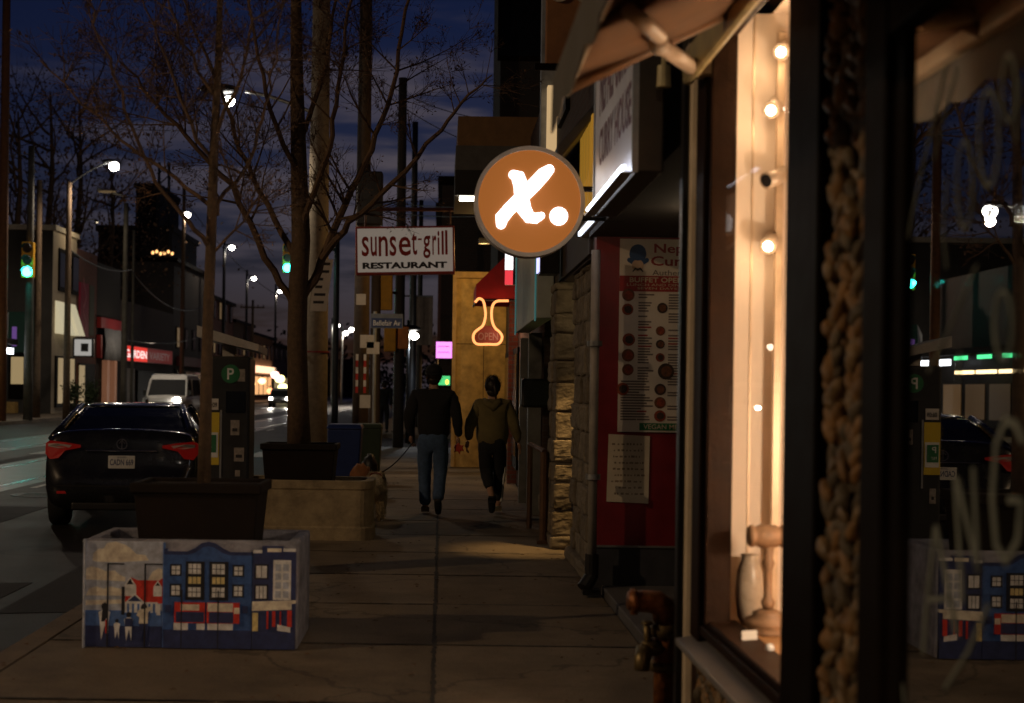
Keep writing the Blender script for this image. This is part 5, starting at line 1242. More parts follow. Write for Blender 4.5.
# white box sign above the recess
t = thing('box_sign', 'white box sign with two rows of dark lettering, lit along its lower edge', 'sign', (1.0, 7.4, 2.58))
m = MB(); m.box(.905,1.035,6.60,8.32,2.58,3.75); m.build('sign_case', mat('sign_case', (.07,.055,.04), .6, .2), t, bevel=.01)
f = FS(.905, 8.32, 2.58)
m = MB(); m.fbox(f, .03, 1.70, .02, 1.15, 0, .012); fc = m.build('sign_face', mat('sign_white', (.62,.62,.66), .35, var=.08), t)
m = MB(); text_into(m, 'NEPALI CURRY', f, .26, 1.62, .54, .88, .014, 0, .02); text_into(m, 'CURRY HOUSE', f, .26, 1.62, .25, .46, .014, 0, .02); m.build('lettering', mat('sign_plum', (.20,.11,.14), .6), fc)
m = MB(); m.fbox(f, 0, .03, 0, 1.17, -.01, .02); m.fbox(f, 1.70, 1.72, 0, 1.17, -.01, .02); m.build('sign_trim', galv, t)
m = MB(); m.fbox(f, .05, 1.68, .026, .040, .045, .062); m.build('tube_lamp', emit('cool_tube', (.78,.85,1), 10), t); MB().fbox(f, .03, 1.70, .0, .006, .012, .07).build('lamp_tray', galv, t)
pass
# round hanging sign
Y = 9.6; c = at(529.5, 201.5, Y); R_ = .38
t = thing('hanging_sign', 'round glowing orange sign with a white X and dot hanging over the sidewalk', 'sign', c)
f = FC(c.x, Y, c.z); k = R_/300*1.0
m = MB(); m.ring(f, 0, 0, R_*.925, R_, -.15, .012, 0, 64); m.build('rim', mat('rim_alu', (.82,.74,.70), .6, .0, var=.06), t, smooth=False)
m = MB(); m.disc(f, 0, 0, R_*.93, -.14, 0, 0, seg=64); fc = m.build('sign_face', emit('sign_orange', (.42,.135,.026), .66, (.25,.08,.02)), t)
m = MB()
def Q(x, y): return ((x-328)*k, (385-y)*k)
m.ribbon(f, [Q(432,212),(Q(405,235)),Q(350,296),Q(285,362),Q(215,432),Q(178,478),Q(176,510)], [x*k for x in (54,72,76,72,68,72,54)], 0, .010)
m.ribbon(f, [Q(238,242),Q(262,250),Q(280,300),Q(286,370),Q(300,430),Q(330,472),Q(365,476),Q(392,462)], [x*k for x in (50,74,78,78,76,66,56,40)], 0, .0108)
m.disc(f, *Q(487,463), 49*k, 0, .010, 0, seg=32)
m.build('lettering', emit('sign_letter', (1,.93,.90), 4), fc)
m = MB(); m.tube([(c.x+R_-.02,Y+.07,c.z+.1),(1.25,Y+.07,c.z+.1)], .02, 8); m.tube([(c.x+R_-.02,Y+.07,c.z-.1),(1.25,Y+.07,c.z-.1)], .02, 8); m.build('bracket', darkmetal, t)
lamp_light((c.x, Y-.12, c.z), SIGN_P, (1,.75,.5), .3, t, name='sign_glow')
# fascia pieces past the white sign
a = at(578, 215, 10.9); b = at(598, 150, 10.9)
m = MB(); m.box(1.05,1.17,9.40,10.75,2.86,3.5); o = m.build('shop_fascia', mat('fascia_yellow', (.50,.25,.03), .6, var=.15), bevel=.01); tag(o, 'yellow ribbed shop fascia just right of the round orange sign', 'fascia')
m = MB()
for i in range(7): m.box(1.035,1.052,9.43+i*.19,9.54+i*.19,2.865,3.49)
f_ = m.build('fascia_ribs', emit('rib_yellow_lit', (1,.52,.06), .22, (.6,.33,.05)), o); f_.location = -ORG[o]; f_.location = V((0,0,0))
m = MB(); m.box(1.09,1.17,9.6,11.2,2.765,2.85); o = m.build('strip_sign', mat('strip_white', (.6,.6,.64), .4), bevel=.01); tag(o, 'thin white strip sign below the yellow fascia', 'sign')
m = MB(); m.box(1.07,1.087,9.65,11.1,2.768,2.80); m.build('tube_lamp', emit('cool_tube2', (.78,.85,1), 3), o)
m = MB(); m.box(.80,1.18,11.2,11.3,4.15,5.6); o = m.build('board_sign', mat('board_brown', (.25,.11,.04), .7, var=.2), bevel=.01); tag(o, 'large brown projecting sign board at the top behind the awning', 'sign')
a = at(541, 66, 11.2)
m = MB(); fq = FC(a.x, 11.195, a.z)
m.disc(fq, .14, .60, .09, 0, .02, 1); m.disc(fq, .34, .60, .09, 0, .02, 1); m.fbox(fq, -.05, .52, -.03, .02, -.03, .01, 2)
m.build('board_trim', [cream, cream, darkframe], o)
# shed-roof canopy past the awning
m = MB(); m.add([(.80,9.9,3.28),(1.16,9.9,3.7),(1.16,13.4,3.7),(.80,13.4,3.28),(.80,9.9,3.16),(1.16,9.9,3.62),(1.16,13.4,3.62),(.80,13.4,3.16)], [(0,1,2,3),(4,7,6,5),(0,4,5,1),(1,5,6,2),(2,6,7,3),(3,7,4,0)])
o = m.build('shop_canopy', mat('canopy_slate', (.05,.05,.06), .5), bevel=.01); tag(o, 'slim dark sloping canopy between the awning and the round sign', 'canopy')
# rain pipe
a = at(594, 400, 10.5)
t = thing('rain_pipe', 'pale grey rain pipe with a black shoe beside the red wall', 'drain pipe', (a.x, 10.5, 0))
m = MB(); m.tube([(a.x,10.5,.28),(a.x,10.5,2.6)], .034, 12); m.build('pipe', mat('pipe_grey', (.32,.29,.25), .55, var=.2), t, smooth=True)
m = MB(); m.tube([(a.x,10.5,.32),(a.x,10.5,.16),(a.x-.06,10.45,.07)], [.052,.052,.058], 12); m.box(a.x-.07,a.x+.06,10.44,10.56,.02,.06); m.build('shoe', blackplastic, t)
m = MB()
for z in (.9,1.9): m.ring(Fr((a.x,10.5,z),(1,0,0),(0,1,0)), 0,0,.042,.056,-.02,.02)
m.build('clips', galv, t)
# standpipe with brass elbow
Y = 6.62; a = at(664, 650, Y)
t = thing('standpipe', 'rusty standpipe with a copper elbow and brass outlets at the foot of the wall', 'standpipe', (a.x, Y, 0))
rust = mat('rusty_copper', (.27,.10,.03), .45, .5, var=.7, scale=18, bump=.25); brass = mat('old_brass', (.22,.165,.075), .45, .7, var=.4, scale=20)
m = MB(); m.tube([(a.x,Y,0),(a.x,Y,.50)], .048, 14); m.build('riser', rust, t, smooth=True)
z = at(650,601,Y).z
m = MB(); m.tube([(a.x,Y,.46),(a.x,Y,z-.06),(a.x-.012,Y-.005,z-.025),(a.x-.04,Y-.01,z-.005),(a.x-.08,Y-.015,z),(a.x-.15,Y-.03,z+.004)], [.055,.058,.06,.058,.052,.05], 14)
m.ring(Fr((a.x-.15,Y-.03,z),(0,1,0)), 0,0,.028,.062,-.015,.015); m.tube([(a.x-.14,Y-.028,z+.003),(a.x-.175,Y-.033,z+.005)], .045, 14); m.build('elbow', rust, t, smooth=True)
m = MB(); m.ring(Fr((a.x,Y,.42),(1,0,0),(0,1,0)), 0,0,.046,.066,-.03,.03); m.ring(Fr((a.x,Y,.25),(1,0,0),(0,1,0)), 0,0,.046,.066,-.02,.02)
m.tube([(a.x,Y,.34),(a.x-.10,Y-.05,.34),(a.x-.11,Y-.055,.34)], [.04,.04,.03], 12); m.tube([(a.x-.10,Y-.05,.34),(a.x-.115,Y-.09,.30),(a.x-.12,Y-.11,.25)], [.04,.04,.035], 12); m.tube([(a.x-.08,Y-.04,.34),(a.x-.09,Y-.045,.45)], .018, 8)
m.blob((a.x-.09,Y-.045,.46), (.03,.03,.012), 1, 0)
m.build('outlets', brass, t, smooth=True)
# ------------------------------------------------------------------ stone building
t = thing('stone_building', 'old shop of rough tan stone blocks with a lit recessed doorway', 'building', (1.2, 13.8, 0))
stone = mat('stone_tan', (.19,.16,.115), .9, var=.35, scale=7, bump=.7, bscale=22); stone2 = mat('stone_brown', (.14,.115,.08), .9, var=.35, scale=7, bump=.7, bscale=22)
rnd = random.Random(31)
def blocks(mb, x0, x1, y0, y1, z0, z1, h=.24):
    z = z0; 
    while z < z1-.02:
        hh = min(h*rnd.uniform(.75,1.2), z1-z); y = y0
        while y < y1-.02:
            w = min(rnd.uniform(.2,.5), y1-y)
            if y1-y-w < .12: w = y1-y
            o = rnd.uniform(0,.03); mb.box(x0-o, x1, y-(o*.6 if y == y0 else 0)+.003, y+w-.003, z+.003, z+hh-.003, rnd.randint(0,1)); y += w
        z += hh
def rough(o):
    s = o.modifiers.new('S', 'SUBSURF'); s.subdivision_type = 'SIMPLE'; s.levels = s.render_levels = 3
    for sc, k in ((.16,.038),(.05,.018)):
        tx = bpy.data.textures.new('stone_face', 'CLOUDS'); tx.noise_scale = sc; d = o.modifiers.new('D', 'DISPLACE'); d.texture = tx; d.strength = k; d.texture_coords = 'LOCAL'
m = MB(); m.box(1.222,1.74,10.87,12.84,0,2.6); m.box(1.125,1.74,13.632,14.28,0,2.6); m.build('mortar', mat('mortar', (.15,.125,.09), .95, bump=.4), t)
m = MB()
blocks(m, 1.22, 1.75, 10.85, 12.85, .12, 2.6); m.box(1.16,1.8,10.83,12.9,0,.12,1)
rough(m.build('stone_pier', [stone, stone2], t, bevel=.025))
m = MB(); blocks(m, 1.12, 1.75, 13.62, 14.3, .12, 2.6); m.box(1.08,1.8,13.56,14.36,0,.12,1); blocks(m, 1.2, 1.6, 14.3, 16.6, .12, .7)
rough(m.build('stone_pier', [stone, stone2], t, bevel=.025))
m = MB(); m.box(1.18,6,10.82,17.0,2.6,8.0); m.box(2.1,6,12.85,13.6,0,2.6); m.box(1.75,6,10.85,12.85,0,2.6); m.box(1.75,6,13.6,17,0,2.6)
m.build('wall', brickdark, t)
m = MB(); m.box(1.95,2.1,12.86,13.55,0,2.2); dr = m.build('door', mat('door_brown', (.10,.05,.025), .5, var=.2), t); MB().box(1.9,1.95,12.95,13.0,.95,1.1).build('handle', chrome, dr)
m = MB(); m.disc(Fr((1.55,13.2,2.59),(1,0,0),(0,-1,0)), 0,0,.10,-.0,.04); m.build('downlight', emit('downlight_warm', (1,.75,.4), 12), t)
lamp_light((1.50,13.2,2.50), DOOR_P, (1,.60,.22), .05, t, spot=(38,1.0), name='door_light').rotation_euler = (math.radians(7), math.radians(14), 0)
m = MB(); m.box(1.62,1.72,14.5,16.5,.75,2.5); m.build('shop_window', emit('window_olive', (.55,.50,.18), .10, (.1,.1,.06)), t)
m = MB(); m.box(1.15,1.2,11.0,16.8,2.62,2.95); m.build('fascia', mat('fascia_brown', (.05,.035,.025), .7), t)
for y in (11.3,13.2,15.2):
    wf = MB().box(1.14,1.2,y,y+1.0,4.2,6.2).build('window', darkframe, t); MB().box(1.135,1.15,y+.08,y+.92,4.28,6.12).build('pane', carglass, wf)
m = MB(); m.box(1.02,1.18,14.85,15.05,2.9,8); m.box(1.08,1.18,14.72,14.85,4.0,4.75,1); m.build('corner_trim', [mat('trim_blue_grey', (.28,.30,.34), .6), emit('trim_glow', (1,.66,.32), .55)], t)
# handrail post
a = at(544, 500, 14.1)
t = thing('handrail', 'rusty brown handrail post standing by the stone doorway', 'handrail', (a.x, 14.1, 0))
m = MB(); m.tube([(a.x,14.1,0),(a.x,14.1,.92)], .045, 10); m.build('post', mat('rail_rust', (.09,.045,.022), .6, .3, var=.3), t)
m = MB(); m.tube([(a.x,14.1,.92),(a.x-.03,14.3,.94),(a.x-.05,15.6,.94),(a.x-.05,15.62,0)], .03, 8); m.box(a.x-.07,a.x+.07,14.03,14.17,0,.03); m.build('rail', mat('rail_rust', (.09,.045,.022), .6), t)
# pale green box sign and small lit sign
m = MB(); m.box(.96,1.14,14.3,18.2,2.28,3.3); o = m.build('box_sign', mat('sign_pale_green', (.42,.46,.40), .6, var=.12), bevel=.01); tag(o, 'pale grey-green box sign below the round orange sign', 'sign')
m = MB(); m.box(.945,.96,18.1,18.2,2.25,3.3); m.box(.945,.96,14.3,14.36,2.25,3.3); m.build('trim', emit('trim_teal', (.1,.35,.33), .25), o)
m = MB(); m.box(.93,1.12,13.4,13.7,2.66,3.0); o = m.build('lit_sign', [darkmetal], bevel=.01); tag(o, 'small bluish-white lit sign tucked under the round orange sign', 'sign')
m = MB(); m.box(.915,.93,13.42,13.68,2.68,2.98); m.build('sign_face', emit('face_lilac', (.55,.55,1), 1.6), o)
# ------------------------------------------------------------------ darker shops, red awning, neon
t = thing('shop_building', 'dark brick shop with pale door trims beyond the stone building', 'building', (1.3, 21, 0))
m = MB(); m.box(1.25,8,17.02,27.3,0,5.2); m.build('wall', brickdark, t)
for y in (17.5,19.4,21.6,24.2):
    w = MB(); w.box(1.17,1.25,y,y+1.5,.3,2.2); wf = w.build('shop_window', darkframe, t); MB().box(1.16,1.175,y+.1,y+1.4,.5,2.1).build('pane', carglass, wf)
for y in (17.3,19.15):
    MB().box(1.08,1.24,y,y+.10,0,2.25).build('door_trim', mat('trim_pale', (.14,.14,.13), .6), t)
m = MB(); m.box(1.1,1.25,22.9,23.05,0,3.3); m.build('brick_pier', brickred, t)
a = at(527, 395, 16.9)
m = MB(); m.box(a.x-.07,1.3,16.8,17.0,1.33,1.68); m.build('letter_box', blackplastic, t, bevel=.03)
t = thing('awning', 'dark red shed awning over the sidewalk behind the round sign', 'awning', (1.25, 24, 2.9))
p0 = at(474, 305, 24); p1 = at(513, 256, 24)
m = MB(); x0 = p0.x; m.add([(x0,22.6,p0.z),(1.25,22.6,p0.z),(1.25,22.6,p1.z+.1),(x0,24.4,p0.z),(1.25,24.4,p0.z),(1.25,24.4,p1.z+.1),(x0,22.6,p0.z+.25),(x0,24.4,p0.z+.25)], [(0,1,2,6),(3,7,5,4),(0,6,7,3),(6,2,5,7)])
m.build('canvas', mat('awning_red', (.36,.015,.02), .75, var=.15), t)
m = MB(); m.tube([(x0,22.6,p0.z),(x0,24.4,p0.z)], .02, 6); m.tube([(x0,22.6,p0.z),(1.25,22.6,p0.z)], .02, 6); m.build('frame', darkmetal, t)
lamp_light((.95,22.2,2.45), AWN_P, (1,.45,.25), .2, t, name='awning_light')
Y = 22.4
t = thing('neon_sign', 'orange neon outline of a round-bottomed flask with the word OPEN, under the red awning', 'neon sign', at(488, 347, Y))
n0 = [(48,210),(60,195),(80,175),(108,180),(128,205),(140,260),(146,320),(138,380),(118,430),(80,460),(45,490),(30,530),(38,575),(75,602),(170,602),(255,602),(292,570),(300,525),(275,485),(240,455),(215,410),(203,350),(204,280),(220,225),(255,198),(310,195),(362,195)]
pts = [at(470+x*50/469, 280+y*75/703, Y) for x, y in n0]
fine = []
for i in range(len(pts)-1):
    p_, q_, r_, s_ = pts[max(i-1,0)], pts[i], pts[i+1], pts[min(i+2,len(pts)-1)]
    for k in range(4):
        u = k/4; fine.append(.5*((2*q_)+(r_-p_)*u+(2*p_-5*q_+4*r_-s_)*u*u+(3*q_-p_-3*r_+s_)*u**3))
fine.append(pts[-1])
m = MB(); m.tube(fine, .020, 8); m.build('neon_tube', emit('neon_orange', (1,.33,.10), 1.9), t, smooth=True)
a = at(476, 344, Y); b = at(500, 331, Y)
m = MB(); f = FC(a.x, Y+.04, a.z); w = b.x-a.x; h = at(490,328,Y).z-a.z
m.poly(f, [(w*.05,0),(w*.95,0),(w*1.06,h*.4),(w*.9,h*.8),(w*.62,h*1.15),(w*.38,h*1.15),(w*.1,h*.8),(-w*.06,h*.4)], -.02, 0); bp = m.build('back_plate', mat('plate_maroon', (.10,.01,.008), .6), t)
m = MB(); text_into(m, 'OPEN', f, w*.08, w*.92, h*.25, h*.72, .004, 0, .01); m.build('lettering', mat('open_grey', (.16,.10,.10), .6), bp)
lamp_light(at(488,335,Y-.3), 3, (1,.4,.15), .2, t, name='neon_light')
a = at(505, 285, 20.5); b = at(513, 252, 20.5)
m = MB(); m.box(a.x,1.25,20.45,20.55,a.z,b.z); o = m.build('blade_sign', darkmetal); tag(o, 'narrow white and red lit blade sign above the neon', 'sign')
m = MB(); m.box(a.x-.006,b.x,20.43,20.45,a.z+(b.z-a.z)*.45,b.z); m.build('white_face', emit('face_white', (1,.9,.9), 2.2), o); m = MB(); m.box(a.x-.006,b.x,20.43,20.45,a.z,a.z+(b.z-a.z)*.43); m.build('red_face', emit('face_red', (1,.06,.08), .9), o)
# plywood hoarding
Y = 27.6; a = at(453, 468, Y); zt = at(470, 275, Y).z
t = thing('plywood_hoarding', 'yellow-lit plywood hoarding closing off part of the sidewalk', 'hoarding', (.8, Y, 0))
ply = mat('plywood', (.50,.34,.12), .75, var=.45, scale=3.5, bump=.1)
m = MB(); x = a.x
while x < 2.4:
    m.box(x, min(x+.58, 2.4)-.012, Y, Y+.03, 0, 2.42); m.box(x, min(x+.58, 2.4)-.012, Y, Y+.03, 2.432, zt); x += .58
m.build('panel', ply, t)
m = MB(); m.box(a.x-.0,a.x+.03,Y+.03,31.5,0,zt); m.build('side_panel', ply, t); m = MB(); m.box(a.x-.05,a.x+.02,Y-.05,Y-.001,0,zt+.05); m.box(a.x-.05,2.4,Y-.06,Y-.002,zt-.06,zt+.06); m.build('batten', mat('batten_wood', (.5,.33,.13), .75), t)
lamp_light((.75, 25.6, 4.1), HOARD_P, (1,.60,.20), .15, t, name='work_light')
m = MB(); m.box(.65,.85,25.55,25.75,4.2,4.3); m.build('work_lamp', darkmetal, t)
# box overhang with a lamp, tall building behind
Y = 20.3; a = at(455, 195, Y); b = at(455, 116, Y)
t = thing('overhanging_sign_box', 'boxy striped overhang in brown, grey and black jutting out behind the round sign', 'overhang', (1.2, Y, a.z))
hh = b.z-a.z
m = MB(); m.box(a.x,2.4,Y,Y+2.2,a.z,a.z+hh*.32,2); m.box(a.x+.004,2.4,Y+.004,Y+2.2,a.z+hh*.32,a.z+hh*.63,1); m.box(a.x+.03,2.4,Y+.006,Y+2.2,a.z+hh*.63,b.z,0)
m.build('box_cladding', [mat('clad_brown', (.20,.11,.045), .8, var=.2), mat('clad_grey', (.10,.095,.09), .8, var=.2), mat('clad_black', (.02,.018,.016), .8)], t)
c = at(467, 198, Y)
m = MB(); m.box(c.x-.11,c.x+.13,Y+.02,Y+.12,c.z-.03,c.z+.03); m.build('tube_lamp', emit('tube_warm', (1,.9,.72), 9), t)
# restaurant sign
Y = 25; p = at(356, 275, Y); q = at(455, 274, Y); r = at(356, 228, Y); w = (q-p).length; h = (r-p).length+.02
Rv = V((.998, 0, .045)).normalized(); Rv = (V((Rv.x, 0, .028))).normalized(); Uv = V((-Rv.z, 0, Rv.x))
t = thing('hanging_sign', 'rectangular white restaurant sign with red and black lettering in a red frame', 'sign', p)
f = Fr(p, Rv, Uv)
m = MB(); m.fbox(f, 0, w, 0, h, -.22, 0); m.build('sign_case', mat('case_red', (.28,.03,.02), .6, var=.2), t, bevel=.01)
m = MB(); m.fbox(f, .035, w-.035, .045, h-.035, 0, .006); fc = m.build('sign_face', emit('face_cream', (.75,.66,.56), .17, (.45,.42,.38)), t)
m = MB(); P = lambda x, y: ((x-45)/890*w, (520-y)/415*h)
def tx(s, x0, x1, y0, y1, k, bold): u0, v1 = P(x0, y0); u1, v0 = P(x1, y1); text_into(m, s, f, u0, u1, v0, v1, .009, k, bold)
tx('s', 100, 165, 190, 362, 0, .01); tx('u', 180, 236, 192, 362, 0, .015); tx('n', 252, 335, 188, 362, 0, .012); tx('s', 350, 412, 190, 362, 0, .01); tx('e', 432, 542, 195, 362, 0, .012); tx('t', 548, 598, 155, 355, 0, .012)
tx('-', 605, 640, 212, 228, 0, 0); tx('g', 652, 718, 190, 385, 0, .015); tx('r', 735, 772, 188, 355, 0, .012); tx('i', 782, 800, 150, 355, 0, .02); tx('l', 818, 838, 150, 355, 0, .02); tx('l', 850, 872, 145, 355, 0, .02)
tx('RESTAURANT', 105, 865, 414, 470, 1, .05)
m.build('lettering', [mat('letter_red', (.36,.02,.012), .6), ink], fc)
x0 = at(376, 212, Y).x; zb = at(420, 209, Y).z
m = MB(); m.tube([(x0,Y+.1,zb),(1.4,Y+.1,zb+.02)], .035, 8)
for px in (365, 450): q_ = at(px, 228, Y); m.tube([(q_.x,Y+.1,q_.z),(q_.x,Y+.1,zb)], .018, 6)
m.tube([(at(452,228,Y).x,Y+.1,zb),(1.4,Y+.1,zb+.9)], .012, 6); m.build('bracket', mat('bracket_red', (.06,.02,.016), .6), t)
# tall block behind
t = thing('tall_building', 'tall dark apartment block rising behind the striped overhang', 'building', (3, 40, 0))
m = MB(); m.box(at(491,100,38).x,12,31.8,36.3,-.1,18); m.build('wall', mat('tower_dark', (.028,.026,.026), .9, var=.2), t)
for z in (6,9,12):
    wf = MB().box(at(497,100,31.8).x,3,31.74,31.8,z,z+1.5).build('window', darkframe, t); MB().box(at(499,100,31.8).x,2.9,31.72,31.745,z+.1,z+1.4).build('pane', carglass, wf)
# far right side beyond the crossing
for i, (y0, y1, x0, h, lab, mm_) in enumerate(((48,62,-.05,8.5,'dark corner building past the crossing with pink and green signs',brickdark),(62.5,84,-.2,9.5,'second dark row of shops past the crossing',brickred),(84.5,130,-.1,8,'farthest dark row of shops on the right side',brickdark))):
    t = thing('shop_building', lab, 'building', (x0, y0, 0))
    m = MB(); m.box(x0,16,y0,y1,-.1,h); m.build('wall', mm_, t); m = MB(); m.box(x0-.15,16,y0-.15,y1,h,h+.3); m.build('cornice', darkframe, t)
    for k in range(3):
        wf = MB().box(x0-.06,x0,y0+2+k*4,y0+4.6+k*4,.4,2.8).build('shop_window', darkframe, t)
        MB().box(x0-.075,x0-.055,y0+2.2+k*4,y0+4.4+k*4,.6,2.7).build('pane', emit('far_pane_warm', (1,.55,.2), .35), wf)
for (lx0, ly0, lx1, ly1, nm, lab, c, s_, tx_) in ((436,358,452,342,'lit_sign','bright pink glowing sign at the corner past the crossing',(1,.28,.9),1.6,1),(437,385,450,376,'lit_sign','small green glowing sign under the pink one',(.1,.8,.25),.9,0)):
    Y = 47.6; a = at(lx0, ly0, Y); b = at(lx1, ly1, Y)
    m = MB(); m.box(a.x-.03,b.x+.03,Y,Y+.2,a.z-.03,b.z+.03); o = m.build(nm, darkmetal); tag(o, lab, 'sign')
    m = MB(); m.box(a.x,b.x,Y-.02,Y,a.z,b.z); fo = m.build('sign_face', emit('face_'+nm+str(ly0), c, s_), o)
    if tx_:
        m = MB(); f = FC(a.x, Y-.02, a.z); w = b.x-a.x; h = b.z-a.z
        for k in range(2): m.ribbon(f, [(w*(.12+.09*i), h*(.32+.36*k+.08*(i%2))) for i in range(9)], [.025]*9, 0, .006)
        m.build('lettering', mat('script_plum', (.25,.02,.2), .6), fo)
a = at(447, 382, 47.5)
m = MB(); m.blob(a, (.06,.06,.09), 1, 0); tag(m.build('yellow_lamp', emit('lamp_yellow', (1,.75,.1), 2), smooth=True), 'tiny yellow lamp beneath the green sign', 'lamp')
# ------------------------------------------------------------------ left side
FX = -19.4
def pxY(px): return FX*F/(px-VX)            # where the left facade line crosses a pixel column
upper_lit = emit('upper_window_lit', (1,.62,.28), .10)
def facade_windows(t, y0, y1, zs, w, h, n, frame=darkframe, pane=carglass, x=FX):
    for z in zs:
        for k in range(n):
            y = y0+(y1-y0)*(k+.5)/n
            wf = MB().box(x, x+.08, y-w/2, y+w/2, z, z+h).build('window', frame, t); MB().box(x+.06, x+.1, y-w/2+.1, y+w/2-.1, z+.1, z+h-.1).build('pane', upper_lit if (k*7+int(z*3)+n) % 4 == 0 else pane, wf)
ya, yb = pxY(51.5), pxY(75)
t = thing('shop_building', 'cream corner building with tall narrow upper windows behind the left lamp pole', 'building', (FX-3, ya, 0))
zt = at(52,230,ya).z
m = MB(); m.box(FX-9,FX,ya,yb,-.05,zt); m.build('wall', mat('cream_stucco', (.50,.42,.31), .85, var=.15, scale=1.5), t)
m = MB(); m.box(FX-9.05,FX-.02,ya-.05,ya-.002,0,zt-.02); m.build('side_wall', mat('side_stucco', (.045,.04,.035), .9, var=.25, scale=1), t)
m = MB(); m.box(FX-9,FX+.15,ya-.1,yb,zt,zt+.25); m.build('cornice', cream, t)
for y in (ya+.9, ya+3.4):
    wf = MB().box(FX,FX+.07,y,y+1.3,at(60,292,ya+2).z,at(60,250,ya+2).z).build('window', darkframe, t); MB().box(FX+.05,FX+.09,y+.1,y+1.2,at(60,288,ya+2).z,at(60,254,ya+2).z).build('pane', mat('dusk_glass', (.02,.025,.04), .1), wf)
litw = emit('lit_cream', (1,.82,.50), .42, (.4,.35,.25)); litd = emit('lit_dim', (1,.72,.36), .26, (.3,.25,.2))
m = MB(); m.box(FX,FX+.1,ya+.5,yb-.4,.3,2.9); sf = m.build('shop_front', darkframe, t)
m = MB(); m.box(FX+.1,FX+.12,ya+.8,ya+2.2,.5,2.8); m.box(FX+.1,FX+.12,ya+3.0,yb-.6,.5,2.8); m.build('pane', litd, sf)
zA, zB = at(60,333,ya).z, at(60,300,ya).z
m = MB(); m.blob((FX+1.5,ya+2.6,9.9), (.12,.12,.08), 1, 0); m.tube([(FX,ya+2.6,10.0),(FX+1.5,ya+2.6,10.0)], .03, 6); m.build('fill_lamp', darkmetal, t); lamp_light((FX+1.6,ya+2.6,9.6), 75, (1,.80,.52), .15, t)  # lamp and bracket added to wash the cream facade with light
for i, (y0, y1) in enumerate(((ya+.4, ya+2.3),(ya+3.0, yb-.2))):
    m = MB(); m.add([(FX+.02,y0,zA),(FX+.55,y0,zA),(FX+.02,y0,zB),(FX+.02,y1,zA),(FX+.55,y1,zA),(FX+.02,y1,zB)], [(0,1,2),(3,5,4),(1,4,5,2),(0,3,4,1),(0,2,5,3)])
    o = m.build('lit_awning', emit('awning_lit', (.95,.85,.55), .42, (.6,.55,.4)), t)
for px in (53.5, 72):
    y = pxY(px); m = MB(); m.lathe((FX+1.0,y,0), [(.22,0),(.3,.5),(.28,.52)], 12); o = m.build('shrub_pot', blackplastic); tag(o, {53.5:'dark potted shrub outside the cream building, left of the lamp pole',72:'dark potted shrub outside the cream building, right of the lamp pole'}[px], 'potted plant')
    rnd = random.Random(int(px)); lv = MB()
    for k in range(500):
        q = V((FX+1.0+rnd.gauss(0,.2), y+rnd.gauss(0,.2), 1.0+rnd.gauss(0,.32))); s_ = rnd.uniform(.05,.1); a_ = V((rnd.gauss(0,1),rnd.gauss(0,1),rnd.gauss(0,1))).normalized(); c_ = a_.orthogonal().normalized()
        lv.add([q-a_*s_, q+c_*s_*.5, q+a_*s_, q-c_*s_*.5], [(0,1,2,3)])
    lv.build('foliage', mat('shrub_leaf', (.03,.05,.02), .8), o)
# dark green awning and lit window on the side wall (faces the camera)
Y = ya-.06
f = lambda px, py: at(px, py, Y)
t = thing('awning', 'dark green hipped awning with a white end over a lit side window at far left', 'awning', (f(28,355).x, Y, f(28,355).z))
A, B, C, D = f(9,312), f(39,312), f(47,353), f(14,353)
m = MB(); m.add([A, B, C+V((0,-1.1,0)), D+V((0,-1.1,0))], [(0,1,2,3)]); cv = m.build('canvas', mat('awning_green', (.012,.05,.035), .8), t); cv.modifiers.new('S','SOLIDIFY').thickness = .02
m = MB(); m.add([A, D+V((0,-1.1,0)), f(3,353), f(4,322)], [(0,1,2,3)]); cv = m.build('white_end', white, t); cv.modifiers.new('S','SOLIDIFY').thickness = .02
t = thing('shop_window', 'glowing side window with a sill box at the far left edge', 'window', (f(17,398).x, Y, f(17,398).z))
m = MB(); a, b = f(9,398), f(26,355); m.box(a.x,b.x,Y-.06,Y,a.z,b.z); m.build('frame', darkframe, t)
m = MB(); m.box(a.x+.1,b.x-.1,Y-.08,Y-.055,a.z+.7,b.z-.1); m.build('pane', emit('pane_gold', (1,.72,.35), .30), t)
m = MB(); a, b = f(2,416), f(19,402); m.box(a.x,b.x,Y-.7,Y-.1,0,b.z); tag(m.build('wooden_box', mat('box_yellow_wood', (.42,.26,.08), .8), bevel=.03), 'low yellowish wooden box under the glowing side window', 'box')
m = MB(); a, b = f(21,347), f(25.5,328); m.box(a.x,b.x,Y-1.5,Y-1.42,a.z,b.z); o = m.build('hanging_flag', emit('flag_violet', (.35,.16,.62), .30)); tag(o, 'small violet lit sign in front of the green awning', 'sign')
m = MB(); a, b = f(-8,356), f(2,347); m.box(a.x,b.x,Y-1.0,Y-.9,a.z,b.z); o = m.build('lit_sign', emit('face_bluewhite', (.9,.95,1), 1.2)); tag(o, 'small white lit sign cut by the left edge of the view', 'sign')
t = thing('shop_building', 'corner shop across the road with lit canopy, seen mirrored in the dark window', 'building', (FX-3, 47, 0))
m = MB(); m.box(FX-8,FX,46.8,60.6,-.05,6.5); m.build('wall', brickdark, t)
m = MB(); m.box(FX,FX+.1,47.2,60.2,.3,3.1); sf = m.build('shop_front', darkframe, t)
for k in range(5): MB().box(FX+.1,FX+.12,47.6+k*2.5,49.6+k*2.5,.6,2.0).build('pane', emit('pane_brown%d' % (k % 3), (1,.48,.12), (.05,.09,.02)[k % 3], (.05,.03,.015)), sf)
